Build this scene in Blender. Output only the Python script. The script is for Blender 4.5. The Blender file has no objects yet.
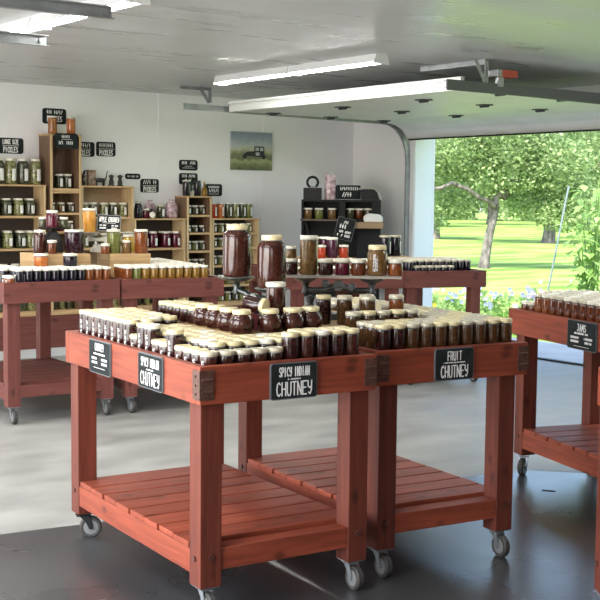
import bpy, bmesh, math, random
from mathutils import Vector, Matrix

random.seed(7)
S = bpy.context.scene
COL = S.collection

# ------------------------------------------------------------------ camera
cam_d = bpy.data.cameras.new('camera')
cam = bpy.data.objects.new('camera', cam_d)
COL.objects.link(cam)
cam_d.sensor_width = 36.0
cam_d.lens = 36.0 * 1196.0 / 600.0
cam_d.clip_start = 0.05
cam_d.clip_end = 400
cam.matrix_world = (Matrix.Translation((0, 0, 1.549)) @ Matrix.Rotation(math.pi / 2 - 0.0841, 4, 'X')
                    @ Matrix.Rotation(0.0100, 4, 'Z'))
S.camera = cam

# ------------------------------------------------------------------ frames of reference
PSI = 0.637                                   # the room is turned by this much to the camera
COR = Vector((0.607, 14.087, 0))              # far corner of the room
UW = Vector((math.cos(PSI), math.sin(PSI), 0))        # along the back wall, towards the right wall
VW = Vector((-math.sin(PSI), math.cos(PSI), 0))       # into the back wall


def rp(t, r, z=0.0):
    """room point: t metres from the right wall, r metres from the back wall"""
    return COR - UW * t - VW * r + Vector((0, 0, z))


CEIL = 2.63

# ------------------------------------------------------------------ light, sky, exposure
W = bpy.data.worlds.new('sky')
S.world = W
W.use_nodes = True
nt = W.node_tree
for n in list(nt.nodes):
    nt.nodes.remove(n)
wo = nt.nodes.new('ShaderNodeOutputWorld')
bg = nt.nodes.new('ShaderNodeBackground')
sky = nt.nodes.new('ShaderNodeTexSky')
sky.sky_type = 'NISHITA'
sky.sun_disc = False
sky.sun_elevation = math.radians(52)
sky.sun_rotation = math.radians(200)
sky.dust_density = 2.0
bg.inputs['Strength'].default_value = 0.62
nt.links.new(sky.outputs[0], bg.inputs[0])
nt.links.new(bg.outputs[0], wo.inputs[0])

sun_d = bpy.data.lights.new('sun', 'SUN')
sun_d.energy = 6.2
sun_d.angle = 0.01
sun_d.color = (1.0, 0.95, 0.84)
sun = bpy.data.objects.new('sun', sun_d)
COL.objects.link(sun)
sun_from = (-UW * 0.45 - VW * 0.42 + Vector((0, 0, 1.05))).normalized()
sun.rotation_euler = sun_from.to_track_quat('Z', 'Y').to_euler()


def area(name, loc, facing, w, h, power, color, portal=False):
    d = bpy.data.lights.new(name, 'AREA')
    d.shape = 'RECTANGLE'
    d.size = w
    d.size_y = h
    d.energy = power
    d.color = color
    if portal:
        d.cycles.is_portal = True
    o = bpy.data.objects.new(name, d)
    COL.objects.link(o)
    o.location = loc
    o.rotation_euler = facing.to_track_quat('-Z', 'Z').to_euler()
    return o


DAY = (1.0, 0.985, 0.96)
# daylight through the open doors of the left wall
area('daylight_left_door', rp(9.08, 7.3, 1.12), UW, 3.0, 2.2, 165, DAY)
area('daylight_left_door', rp(9.08, 3.2, 1.12), UW, 3.0, 2.2, 120, DAY)
# daylight through the second door of the right wall and the one we look through
area('daylight_right_door', rp(-0.20, 7.0, 1.12), -UW, 3.0, 2.2, 14, DAY)
area('sky_portal', rp(-0.28, 2.6, 1.12), -UW, 3.1, 2.25, 1, DAY, portal=True)

S.view_settings.view_transform = 'Standard'
S.view_settings.look = 'None'
S.view_settings.gamma = 1.0
S.view_settings.use_curve_mapping = False
S.view_settings.exposure = 0.28
S.cycles.use_denoising = True
S.cycles.max_bounces = 8
S.cycles.diffuse_bounces = 5
S.cycles.glossy_bounces = 4
S.cycles.caustics_reflective = False
S.cycles.caustics_refractive = False
S.cycles.sample_clamp_indirect = 4.0

# ------------------------------------------------------------------ materials
MATS = {}


def nodes(m):
    m.use_nodes = True
    t = m.node_tree
    return t, t.nodes['Principled BSDF']


def mat(name, col, rough=0.6, metal=0.0, spec=0.5, coat=0.0, coat_rough=0.05, emit=None):
    if name in MATS:
        return MATS[name]
    m = bpy.data.materials.new(name)
    t, b = nodes(m)
    b.inputs['Base Color'].default_value = (*col, 1)
    b.inputs['Roughness'].default_value = rough
    b.inputs['Metallic'].default_value = metal
    b.inputs['Specular IOR Level'].default_value = spec
    b.inputs['Coat Weight'].default_value = coat
    b.inputs['Coat Roughness'].default_value = coat_rough
    if emit:
        b.inputs['Emission Color'].default_value = (*emit[0], 1)
        b.inputs['Emission Strength'].default_value = emit[1]
    MATS[name] = m
    return m


def noisy(name, c1, c2, scale=(8, 8, 8), rough=0.6, spec=0.5, coat=0.0, detail=5, lo=0.35, hi=0.65, bump=0.0,
          bump_scale=None, coords='Object', rough2=None, metal=0.0, coat_rough=0.05):
    if name in MATS:
        return MATS[name]
    m = bpy.data.materials.new(name)
    t, b = nodes(m)
    L = t.links
    tc = t.nodes.new('ShaderNodeTexCoord')
    mp = t.nodes.new('ShaderNodeMapping')
    mp.inputs['Scale'].default_value = scale
    L.new(tc.outputs[coords], mp.inputs[0])
    nz = t.nodes.new('ShaderNodeTexNoise')
    nz.inputs['Scale'].default_value = 1.0
    nz.inputs['Detail'].default_value = detail
    L.new(mp.outputs[0], nz.inputs['Vector'])
    cr = t.nodes.new('ShaderNodeValToRGB')
    cr.color_ramp.elements[0].position = lo
    cr.color_ramp.elements[1].position = hi
    cr.color_ramp.elements[0].color = (*c1, 1)
    cr.color_ramp.elements[1].color = (*c2, 1)
    L.new(nz.outputs['Fac'], cr.inputs[0])
    L.new(cr.outputs[0], b.inputs['Base Color'])
    b.inputs['Roughness'].default_value = rough
    b.inputs['Specular IOR Level'].default_value = spec
    b.inputs['Coat Weight'].default_value = coat
    b.inputs['Coat Roughness'].default_value = coat_rough
    b.inputs['Metallic'].default_value = metal
    if rough2 is not None:
        mr = t.nodes.new('ShaderNodeMapRange')
        mr.inputs['From Min'].default_value = lo
        mr.inputs['From Max'].default_value = hi
        mr.inputs['To Min'].default_value = rough
        mr.inputs['To Max'].default_value = rough2
        L.new(nz.outputs['Fac'], mr.inputs['Value'])
        L.new(mr.outputs[0], b.inputs['Roughness'])
    if bump:
        bn = t.nodes.new('ShaderNodeBump')
        bn.inputs['Strength'].default_value = bump
        bn.inputs['Distance'].default_value = 0.01
        n2 = nz
        if bump_scale:
            mp2 = t.nodes.new('ShaderNodeMapping')
            mp2.inputs['Scale'].default_value = bump_scale
            L.new(tc.outputs[coords], mp2.inputs[0])
            n2 = t.nodes.new('ShaderNodeTexNoise')
            n2.inputs['Scale'].default_value = 1.0
            n2.inputs['Detail'].default_value = 4
            L.new(mp2.outputs[0], n2.inputs['Vector'])
        L.new(n2.outputs['Fac'], bn.inputs['Height'])
        L.new(bn.outputs[0], b.inputs['Normal'])
    MATS[name] = m
    return m


def wood(name, c_dark, c_light, axis, rough=0.55, knots=True, coords='Object'):
    """stained boards: streaks along one axis, a few dark knots"""
    if name in MATS:
        return MATS[name]
    m = bpy.data.materials.new(name)
    t, b = nodes(m)
    L = t.links
    tc = t.nodes.new('ShaderNodeTexCoord')
    mp = t.nodes.new('ShaderNodeMapping')
    sc = [38.0, 38.0, 38.0]
    sc[axis] = 2.6
    mp.inputs['Scale'].default_value = sc
    L.new(tc.outputs[coords], mp.inputs[0])
    nz = t.nodes.new('ShaderNodeTexNoise')
    nz.inputs['Scale'].default_value = 1.0
    nz.inputs['Detail'].default_value = 4
    nz.inputs['Distortion'].default_value = 0.6
    L.new(mp.outputs[0], nz.inputs['Vector'])
    cr = t.nodes.new('ShaderNodeValToRGB')
    cr.color_ramp.elements[0].position = 0.28
    cr.color_ramp.elements[1].position = 0.72
    cr.color_ramp.elements[0].color = (*c_dark, 1)
    cr.color_ramp.elements[1].color = (*c_light, 1)
    L.new(nz.outputs['Fac'], cr.inputs[0])
    out = cr.outputs[0]
    if knots:
        mp2 = t.nodes.new('ShaderNodeMapping')
        s2 = [9.0, 9.0, 9.0]
        s2[axis] = 5.0
        mp2.inputs['Scale'].default_value = s2
        L.new(tc.outputs[coords], mp2.inputs[0])
        vo = t.nodes.new('ShaderNodeTexVoronoi')
        vo.inputs['Scale'].default_value = 1.0
        L.new(mp2.outputs[0], vo.inputs['Vector'])
        k = t.nodes.new('ShaderNodeValToRGB')
        k.color_ramp.elements[0].position = 0.07
        k.color_ramp.elements[1].position = 0.19
        k.color_ramp.elements[0].color = (0.35, 0.35, 0.35, 1)
        k.color_ramp.elements[1].color = (1, 1, 1, 1)
        L.new(vo.outputs['Distance'], k.inputs[0])
        mx = t.nodes.new('ShaderNodeMix')
        mx.data_type = 'RGBA'
        mx.blend_type = 'MULTIPLY'
        mx.inputs['Factor'].default_value = 0.8
        L.new(out, mx.inputs['A'])
        L.new(k.outputs[0], mx.inputs['B'])
        out = mx.outputs['Result']
    ge = t.nodes.new('ShaderNodeNewGeometry')
    tr_ = t.nodes.new('ShaderNodeMapRange')
    tr_.inputs['To Min'].default_value = 0.80
    tr_.inputs['To Max'].default_value = 1.12
    L.new(ge.outputs['Random Per Island'], tr_.inputs['Value'])
    hs = t.nodes.new('ShaderNodeHueSaturation')
    L.new(tr_.outputs[0], hs.inputs['Value'])
    L.new(out, hs.inputs['Color'])
    L.new(hs.outputs[0], b.inputs['Base Color'])
    b.inputs['Roughness'].default_value = rough
    b.inputs['Specular IOR Level'].default_value = 0.35
    bn = t.nodes.new('ShaderNodeBump')
    bn.inputs['Strength'].default_value = 0.12
    bn.inputs['Distance'].default_value = 0.004
    L.new(nz.outputs['Fac'], bn.inputs['Height'])
    L.new(bn.outputs[0], b.inputs['Normal'])
    MATS[name] = m
    return m


# ------------------------------------------------------------------ mesh helper
class MB:
    def __init__(self):
        self.v = []
        self.f = []

    def box(self, x0, x1, y0, y1, z0, z1):
        n = len(self.v)
        self.v += [(x0, y0, z0), (x1, y0, z0), (x1, y1, z0), (x0, y1, z0), (x0, y0, z1), (x1, y0, z1), (x1, y1, z1), (x0, y1, z1)]
        self.f += [tuple(n + i for i in q) for q in ((0, 3, 2, 1), (4, 5, 6, 7), (0, 1, 5, 4), (1, 2, 6, 5), (2, 3, 7, 6), (3, 0, 4, 7))]
        return self

    def obox(self, c, ax, ay, az):
        """box with centre c and half-axis vectors"""
        c, ax, ay, az = map(Vector, (c, ax, ay, az))
        n = len(self.v)
        for sx, sy, sz in ((-1, -1, -1), (1, -1, -1), (1, 1, -1), (-1, 1, -1), (-1, -1, 1), (1, -1, 1), (1, 1, 1), (-1, 1, 1)):
            self.v.append(tuple(c + ax * sx + ay * sy + az * sz))
        self.f += [tuple(n + i for i in q) for q in ((0, 3, 2, 1), (4, 5, 6, 7), (0, 1, 5, 4), (1, 2, 6, 5), (2, 3, 7, 6), (3, 0, 4, 7))]
        return self

    def bar(self, a, b, w, h=None, up=(0, 0, 1)):
        a, b = Vector(a), Vector(b)
        d = (b - a)
        l = d.length
        d.normalize()
        up = Vector(up)
        s = d.cross(up)
        if s.length < 1e-4:
            s = d.cross(Vector((1, 0, 0)))
        s.normalize()
        u = s.cross(d)
        return self.obox((a + b) / 2, d * l / 2, s * w / 2, u * (h or w) / 2)

    def lathe(self, prof, seg=16, c=(0, 0, 0), axis=None, cap=True):
        """profile of (r, z) about z at c (or about another axis)"""
        c = Vector(c)
        R = Matrix.Identity(3)
        if axis is not None:
            R = Vector((0, 0, 1)).rotation_difference(Vector(axis).normalized()).to_matrix()
        rings = []
        for r, z in prof:
            if r < 1e-6:
                self.v.append(tuple(c + R @ Vector((0, 0, z))))
                rings.append([len(self.v) - 1])
            else:
                n = len(self.v)
                for i in range(seg):
                    a = 2 * math.pi * i / seg
                    self.v.append(tuple(c + R @ Vector((r * math.cos(a), r * math.sin(a), z))))
                rings.append(list(range(n, n + seg)))
        for A, B in zip(rings, rings[1:]):
            for i in range(seg):
                j = (i + 1) % seg
                if len(A) == 1 and len(B) == 1:
                    continue
                if len(A) == 1:
                    self.f.append((A[0], B[j], B[i]))
                elif len(B) == 1:
                    self.f.append((A[i], A[j], B[0]))
                else:
                    self.f.append((A[i], A[j], B[j], B[i]))
        if cap:
            if len(rings[0]) > 1:
                self.f.append(tuple(reversed(rings[0])))
            if len(rings[-1]) > 1:
                self.f.append(tuple(rings[-1]))
        return self

    def cyl(self, c, r, h, seg=16, axis=(0, 0, 1)):
        return self.lathe([(r, 0), (r, h)], seg, c, axis)

    def tube(self, pts, r, seg=8, r1=None):
        """swept round tube; radius may run from r to r1, or r may be a list"""
        pts = [Vector(p) for p in pts]
        n0 = None
        N = len(pts)
        rings = []
        for i, p in enumerate(pts):
            d = (pts[min(i + 1, N - 1)] - pts[max(i - 1, 0)]).normalized()
            if n0 is None:
                n0 = d.cross(Vector((0.3, 0.2, 1)) if abs(d.z) < 0.9 else Vector((1, 0, 0))).normalized()
            else:
                n0 = (n0 - d * n0.dot(d)).normalized()
            b = d.cross(n0)
            rr = r[i] if isinstance(r, (list, tuple)) else (r if r1 is None else r + (r1 - r) * i / (N - 1))
            k = len(self.v)
            for s in range(seg):
                a = 2 * math.pi * s / seg
                self.v.append(tuple(p + n0 * rr * math.cos(a) + b * rr * math.sin(a)))
            rings.append(list(range(k, k + seg)))
        for A, B in zip(rings, rings[1:]):
            for s in range(seg):
                j = (s + 1) % seg
                self.f.append((A[s], A[j], B[j], B[s]))
        self.f.append(tuple(reversed(rings[0])))
        self.f.append(tuple(rings[-1]))
        return self

    def prism(self, poly, y0, y1):
        """polygon in xz (counter-clockwise seen from -y), extruded from y0 to y1"""
        n = len(self.v)
        k = len(poly)
        for x, z in poly:
            self.v.append((x, y0, z))
        for x, z in poly:
            self.v.append((x, y1, z))
        self.f.append(tuple(range(n, n + k)))
        self.f.append(tuple(reversed(range(n + k, n + 2 * k))))
        for i in range(k):
            j = (i + 1) % k
            self.f.append((n + j, n + i, n + k + i, n + k + j))
        return self

    def mesh(self, name, m, smooth=None):
        me = bpy.data.meshes.new(name)
        me.from_pydata(self.v, [], self.f)
        if m is not None:
            me.materials.append(m)
        if smooth is not None:
            for p in me.polygons:
                p.use_smooth = True
            me.set_sharp_from_angle(angle=math.radians(smooth))
        me.update()
        return me

    def build(self, name, m, parent=None, smooth=None, bevel=0.0):
        o = bpy.data.objects.new(name, self.mesh(name, m, smooth))
        COL.objects.link(o)
        if parent is not None:
            o.parent = parent
        if bevel:
            bv = o.modifiers.new('edge', 'BEVEL')
            bv.width = bevel
            bv.segments = 2
            bv.limit_method = 'ANGLE'
        return o


def inst(name, me, parent=None, loc=(0, 0, 0), rotz=0.0):
    o = bpy.data.objects.new(name, me)
    COL.objects.link(o)
    if parent is not None:
        o.parent = parent
    o.location = loc
    o.rotation_euler = (0, 0, rotz)
    return o


def tag(o, label, cat, group=None, kind=None):
    if label:
        o['label'] = label
    if cat:
        o['category'] = cat
    if group:
        o['group'] = group
    if kind:
        o['kind'] = kind
    return o


def thing(name, label, cat, loc=(0, 0, 0), rotz=0.0, group=None):
    o = bpy.data.objects.new(name, None)
    o.empty_display_size = 0.05
    COL.objects.link(o)
    o.location = loc
    o.rotation_euler = (0, 0, rotz)
    return tag(o, label, cat, group)


def struct(name, mb, m, parent=None):
    o = mb.build(name, m, parent)
    if parent is None:
        o['kind'] = 'structure'
    return o


ORD = ('first second third fourth fifth sixth seventh eighth ninth tenth eleventh twelfth thirteenth fourteenth '
       'fifteenth sixteenth seventeenth eighteenth nineteenth twentieth').split()

# ------------------------------------------------------------------ room shell
ROOM_R = Matrix.Rotation(PSI, 4, 'Z')


def room(name, boxes, m, kind='structure', parent=None):
    """boxes given as (t0, t1, r0, r1, z0, z1) in room metres"""
    mb = MB()
    for t0, t1, r0, r1, z0, z1 in boxes:
        mb.box(-t1, -t0, -r1, -r0, z0, z1)
    o = mb.build(name, m, parent)
    if parent is None:
        o.location = COR
        o.rotation_euler = (0, 0, PSI)
        o['kind'] = kind
    return o


m_wall = noisy('white wall sheet', (0.80, 0.795, 0.80), (0.85, 0.845, 0.845), (0.7, 0.7, 0.5), rough=0.45, spec=0.4)
m_ceil = noisy('grey ceiling sheet', (0.44, 0.45, 0.45), (0.56, 0.57, 0.57), (0.9, 5.0, 1), rough=0.26, rough2=0.42, spec=0.5,
               bump=0.025, bump_scale=(1.6, 18, 1))
m_conc = noisy('pale trowelled concrete', (0.23, 0.227, 0.210), (0.37, 0.366, 0.336), (2.4, 4.4, 1), rough=0.40, rough2=0.60, spec=0.5,
               detail=8, lo=0.3, hi=0.7)
m_dark = noisy('charcoal floor coating', (0.036, 0.037, 0.039), (0.056, 0.057, 0.060), (1.6, 1.6, 1), rough=0.24, rough2=0.34, spec=0.9,
               detail=10, lo=0.2, hi=0.8, bump=0.04, bump_scale=(5, 5, 1))
m_white = mat('white painted steel', (0.78, 0.80, 0.78), 0.4)
m_trim = mat('white trim', (0.80, 0.82, 0.84), 0.45)
m_galv = noisy('galvanised steel', (0.27, 0.285, 0.29), (0.38, 0.40, 0.405), (12, 12, 12), rough=0.38, metal=0.6)
m_black = mat('black iron', (0.012, 0.012, 0.013), 0.5, spec=0.3)

room('floor', [(0.0, 9.3, 0, 14, -0.12, 0)], m_conc)
room('ceiling', [(-0.05, 9.3, -0.1, 14, CEIL, CEIL + 0.12)], m_ceil)
room('wall_back', [(-0.26, 9.3, -0.15, 0, 0, CEIL)], m_wall)
DR0, DR1, DH = 1.075, 4.27, 2.29
room('wall_right', [(-0.26, 0, 0, DR0, 0, CEIL), (-0.26, 0, DR0, DR1, DH, CEIL), (-0.26, 0, DR1, 5.5, 0, CEIL),
                    (-0.26, 0, 5.5, 8.5, DH, CEIL), (-0.26, 0, 8.5, 14, 0, CEIL)], m_wall)
room('wall_left', [(9.0, 9.25, 0, 1.7, 0, CEIL), (9.0, 9.25, 4.7, 5.8, 0, CEIL), (9.0, 9.25, 8.8, 10.1, 0, CEIL),
                   (9.0, 9.25, 13.1, 14, 0, CEIL), (9.0, 9.25, 1.7, 4.7, DH, CEIL), (9.0, 9.25, 5.8, 8.8, DH, CEIL),
                   (9.0, 9.25, 10.1, 13.1, DH, CEIL)], m_wall)
room('wall_front', [(-0.26, 9.3, 14, 14.15, 0, CEIL)], mat('dark bounce-cutting wall', (0.10, 0.09, 0.08), 0.7))  # unseen wall, kept dark to cut light bounced onto the table fronts
# joints of the wall sheets, door surround, dark threshold seal
room('trim_1', [(2.57, 2.61, 0, 0.004, 0, CEIL)], m_wall)
room('trim_2', [(1.25, 1.29, 0, 0.004, 0, CEIL)], m_wall)
room('trim_3', [(0, 0.012, 1.0, DR0, 0, DH + 0.1), (-0.27, 0.0, DR0 - 0.001, DR0 + 0.012, 0, DH)], m_trim)
room('trim_4', [(-0.285, -0.26, DR0 - 0.12, DR0 + 0.015, 0, DH), (-0.285, -0.262, DR0 - 0.12, DR1 + 0.12, DH - 0.01, DH + 0.14)], m_trim)
room('trim_5', [(-0.03, 0.03, DR0, DR1, 0.0, 0.016)], m_black)
room('baseboard_back', [(0.0, 9.0, 0.0, 0.014, 0, 0.1)], m_trim)

# the charcoal coating of the near part of the floor
mb = MB()
edge = [(-5.2, 3.1), (-1.366, 5.376), (1.28, 6.80), (1.75, 6.72), (3.6, 5.6), (5.0, 3.2)]
poly = [(-3.0, 0.2)] + edge + [(3.8, -1.5), (0.5, -1.2)]
n = len(poly)
mb.v = [(x, y, 0.0) for x, y in poly] + [(x, y, 0.003) for x, y in poly]
mb.f = [tuple(range(n, 2 * n))[::-1], tuple(range(n))] + [(i, (i + 1) % n, n + (i + 1) % n, n + i) for i in range(n)]
o = mb.build('floor_dark_coating', m_dark)
bm = bmesh.new()
bm.from_mesh(o.data)
bmesh.ops.recalc_face_normals(bm, faces=bm.faces)
bm.to_mesh(o.data)
bm.free()
o['kind'] = 'structure'


# ------------------------------------------------------------------ the open overhead door and its tracks
def room_root(name, label, cat, group=None):
    o = thing(name, label, cat, COR, PSI, group)
    return o


m_door = noisy('white door section', (0.70, 0.72, 0.68), (0.76, 0.78, 0.74), (3, 3, 3), rough=0.42, spec=0.4)
door = room_root('overhead_garage_door', 'white sectional garage door rolled up under the ceiling over the bright opening', 'garage door')
DPATH = [(0.06, 2.215), (0.15, 2.300), (0.28, 2.360), (0.52, 2.392), (1.24, 2.395), (1.96, 2.398), (2.39, 2.40)]


def door_section(pts, r0, r1, th=0.045):
    mb = MB()
    N = len(pts)
    n = len(mb.v)
    for (t, z) in pts:
        mb.v += [(-t, -r0, z), (-t, -r1, z), (-t - 0.0, -r0, z + th), (-t, -r1, z + th)]
    for i in range(N - 1):
        a, b = n + 4 * i, n + 4 * i + 4
        mb.f += [(a, a + 1, b + 1, b), (a + 2, b + 2, b + 3, a + 3), (a, b, b + 2, a + 2), (a + 1, a + 3, b + 3, b + 1)]
    e = n + 4 * (N - 1)
    mb.f += [(n, n + 2, n + 3, n + 1), (e, e + 1, e + 3, e + 2)]
    return mb


secs = [DPATH[0:4], [(0.526, 2.392), (1.237, 2.395)], [(1.243, 2.395), (1.957, 2.398)], [(1.963, 2.398), (2.39, 2.40)]]
for s in secs:
    sec = door_section(s, DR0 - 0.02, DR1 + 0.02).build('door_section', m_door, door)
    if s is secs[-1]:
        MB().box(-2.420, -2.391, -(DR1 + 0.02), -(DR0 - 0.02), 2.392, 2.450).box(-2.412, -2.391, -(DR1 + 0.02), -(DR0 - 0.02), 2.452, 2.462).box(-2.430, -2.391, -(DR1 + 0.02), -(DR0 - 0.02), 2.464, 2.490).build('top_rail', m_door, sec)
m_hinge = mat('dark hinge steel', (0.07, 0.075, 0.08), 0.45, metal=0.6)
for (t, z) in ((0.523, 2.392), (1.24, 2.395), (1.96, 2.398)):
    for k in range(4):
        r = DR0 + 0.085 + k * 1.10 if k < 3 else DR1 - 0.02
        hm = MB().box(-t - 0.060, -t + 0.060, -r - 0.050, -r + 0.050, z - 0.008, z + 0.001)
        hm.cyl((-t, -r - 0.05, z - 0.012), 0.014, 0.10, 8, (0, 1, 0))
        hm.box(-t - 0.012, -t + 0.012, -r - 0.09, -r + 0.09, z - 0.005, z)
        hm.build('hinge', m_hinge, door)
bot = MB().box(-0.09, -0.05, -(DR1 + 0.02), -(DR0 - 0.02), 2.203, 2.217)
bot.build('bottom_seal', m_black, door)


def track(label, r, t_end, curve=True, zt=2.41, facing=1):
    o = room_root('door_track', label, 'door track', 'tracks of the overhead doors')
    prof = []
    if curve:
        for z in (0.0, 1.0, 2.0):
            prof.append((0.035, z))
        for k in range(1, 7):
            a = k / 6 * math.pi / 2
            prof.append((0.035 + 0.36 * (1 - math.cos(a)), 2.0 + (zt - 2.0) * math.sin(a)))
    prof += [(t_end, zt + 0.03)]
    mb = MB()
    for (t0, z0), (t1, z1) in zip(prof, prof[1:]):
        d = Vector((-(t1 - t0), 0, z1 - z0)).normalized()
        up = Vector((-d.z, 0, d.x)) if True else None
        a, b = Vector((-t0, -r, z0)), Vector((-t1, -r, z1))
        mb.bar(a, b, 0.004, 0.056, up=up)
        off = up * 0.027
        for sgn in (1, -1):
            mb.bar(a + off * sgn + Vector((0, facing * 0.012, 0)), b + off * sgn + Vector((0, facing * 0.012, 0)), 0.026, 0.004, up=up)
    mb.build('rail', m_galv, o)
    return o


def track_bracket(o, t, r, zt, strut=None):
    mb = MB()
    mb.bar((-t, -r, zt + 0.03), (-t, -r, CEIL - 0.01), 0.034, 0.004, up=(0, 1, 0))
    mb.bar((-t - 0.01, -r, zt + 0.03), (-t - 0.12, -r, CEIL - 0.01), 0.034, 0.004, up=(0, 1, 0))
    # row of slots: small rungs make the perforated angle read
    for k in range(7):
        z = zt + 0.05 + k * (CEIL - zt - 0.08) / 7
        mb.box(-t - 0.019, -t + 0.019, -r - 0.006, -r + 0.002, z, z + 0.008)
    mb.build('hanger', m_galv, o)
    if strut:
        r2 = strut
        s = MB()
        s.bar((-t, -r, CEIL - 0.016), (-t, -r2, CEIL - 0.016), 0.036, 0.004)
        s.bar((-t - 0.018, -r, CEIL - 0.02), (-t - 0.018, -r2, CEIL - 0.02), 0.004, 0.04)
        L = abs(r2 - r)
        for k in range(int(L / 0.06)):
            rr = r + (r2 - r) * (k + 0.5) / (L / 0.06)
            s.box(-t + 0.005, -t + 0.018, -rr - 0.02, -rr + 0.02, CEIL - 0.026, CEIL - 0.018)
        s.build('ceiling_strut', m_galv, o)


tk = track('far galvanised door track curving down beside the bright opening', 1.01, 2.91, zt=2.395)
track_bracket(tk, 2.62, 1.02, 2.44, None)
s_ = MB()
s_.bar((-2.62, -1.02, CEIL - 0.016), (-2.95, -1.02, CEIL - 0.016), 0.036, 0.004)
s_.bar((-2.62, -1.02, CEIL - 0.03), (-2.95, -1.02, CEIL - 0.03), 0.004, 0.03)
s_.build('ceiling_strut', m_galv, tk)
m_track_dark = mat('dull dark steel', (0.11, 0.115, 0.12), 0.45, metal=0.5)
tk = track('dark near track of the open white door with a slotted hanger to the ceiling', 4.35, 2.64, zt=2.385)
tk.children[0].data.materials.clear()
tk.children[0].data.materials.append(m_track_dark)
MB().box(-2.64, -0.45, -4.362, -4.352, 2.372, 2.452).build('track_angle', m_track_dark, tk)
track_bracket(tk, 2.22, 4.35, 2.42, 3.62)
sp = MB()
sp.box(-2.14, -1.97, -4.44, -4.30, 2.50, 2.55)
sp.build('red_spring_anchor', mat('red sticker', (0.45, 0.06, 0.03), 0.5), tk)
MB().box(-2.19, -2.14, -4.44, -4.30, 2.50, 2.548).box(-2.12, -2.06, -4.38, -4.35, 2.43, 2.50).build('anchor_bracket', m_galv, tk)
for lab, r in (('short galvanised track end hanging lower at the top left edge of the picture', 4.76),
               ('long galvanised track end hanging in front of the left ceiling light', 5.89)):
    o = room_root('door_track', lab, 'door track', 'tracks of the overhead doors')
    te = 6.03 if r < 5 else 6.22
    mb = MB()
    mb.box(-8.95, -te, -r - 0.002, -r + 0.002, 2.372, 2.43)
    mb.box(-8.95, -te, -r - 0.03, -r, 2.372, 2.377)
    mb.box(-8.95, -te, -r - 0.03, -r, 2.425, 2.43)
    mb.build('rail', m_galv, o)
    MB().cyl((-te - 0.035, -r - 0.014, 2.40), 0.014, 0.012, 10, (0, 1, 0)).build('end_bolt', m_galv, o)
    h = MB().bar((-te - 1.4, -r, 2.42), (-te - 1.4, -r, CEIL), 0.034, 0.004, up=(0, 1, 0))
    h.build('hanger', m_galv, o)

# ------------------------------------------------------------------ ceiling lights
m_tube = mat('lit light diffuser', (0.95, 0.95, 0.95), 0.5, emit=((1.0, 0.99, 0.96), 62.0))
m_fix = mat('light housing', (0.75, 0.76, 0.76), 0.4)


def ceiling_light(label, t, r0, r1, n=2):
    o = room_root('ceiling_light', label, 'ceiling light', 'strip lights on the ceiling')
    L = (r1 - r0) / n
    for k in range(n):
        a, b = r0 + k * L, r0 + (k + 1) * L - 0.02
        hs = MB()
        hs.prism([(-t - 0.075, CEIL - 0.058), (-t - 0.055, CEIL - 0.058), (-t - 0.055, CEIL - 0.045), (-t + 0.055, CEIL - 0.045), (-t + 0.055, CEIL - 0.058), (-t + 0.075, CEIL - 0.058), (-t + 0.055, CEIL), (-t - 0.055, CEIL)], -b, -a)
        for e0 in (-b - 0.006, -a):
            hs.prism([(-t - 0.075, CEIL - 0.072), (-t + 0.075, CEIL - 0.072), (-t + 0.055, CEIL), (-t - 0.055, CEIL)], e0, e0 + 0.006)
        hs.build('housing', m_fix, o)
        dm = MB()
        N = 6
        pl = [(-t - 0.036 + 0.072 * i / N, CEIL - 0.055 - 0.016 * math.sin(math.pi * i / N)) for i in range(N + 1)]
        dm.prism(pl + [(-t + 0.036, CEIL - 0.0455), (-t - 0.036, CEIL - 0.0455)], -b + 0.006, -a - 0.006)
        dm.build('diffuser', m_tube, o)
    return o


ceiling_light('lit white strip light on the ceiling above the painting and open door', 3.03, 1.85, 4.08)
ceiling_light('lit white strip light cut by the top left edge behind the track ends', 5.78, 2.9, 5.36)
ceiling_light('strip light near the left doors', 7.9, 1.6, 4.0)
ceiling_light('strip light added out of view, above the left of the front table', 7.9, 5.6, 8.0)  # added out of view to light the front table's left faces from above
ceiling_light('strip light over the middle tables', 3.03, 6.2, 8.6)

# ------------------------------------------------------------------ tables
REDS = {'post': ((0.095, 0.021, 0.013), (0.18, 0.041, 0.022)),  # leg tone: deeper stain, with the dimmer light low down put into it
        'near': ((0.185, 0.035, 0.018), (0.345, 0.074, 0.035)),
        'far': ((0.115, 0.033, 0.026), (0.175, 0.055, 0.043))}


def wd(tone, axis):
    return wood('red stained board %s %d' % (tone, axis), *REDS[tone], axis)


m_steel = mat('zinc plated caster', (0.48, 0.51, 0.55), 0.3, metal=0.9)
m_rubber = mat('grey rubber tread', (0.040, 0.038, 0.034), 0.6)
m_hub = mat('grey wheel hub', (0.17, 0.175, 0.175), 0.5)
m_bolt = mat('bolt head', (0.12, 0.05, 0.04), 0.4, metal=0.5)
m_iron = noisy('rusty brown iron', (0.075, 0.036, 0.026), (0.13, 0.062, 0.044), (60, 60, 60), rough=0.5, metal=0.3)


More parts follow.
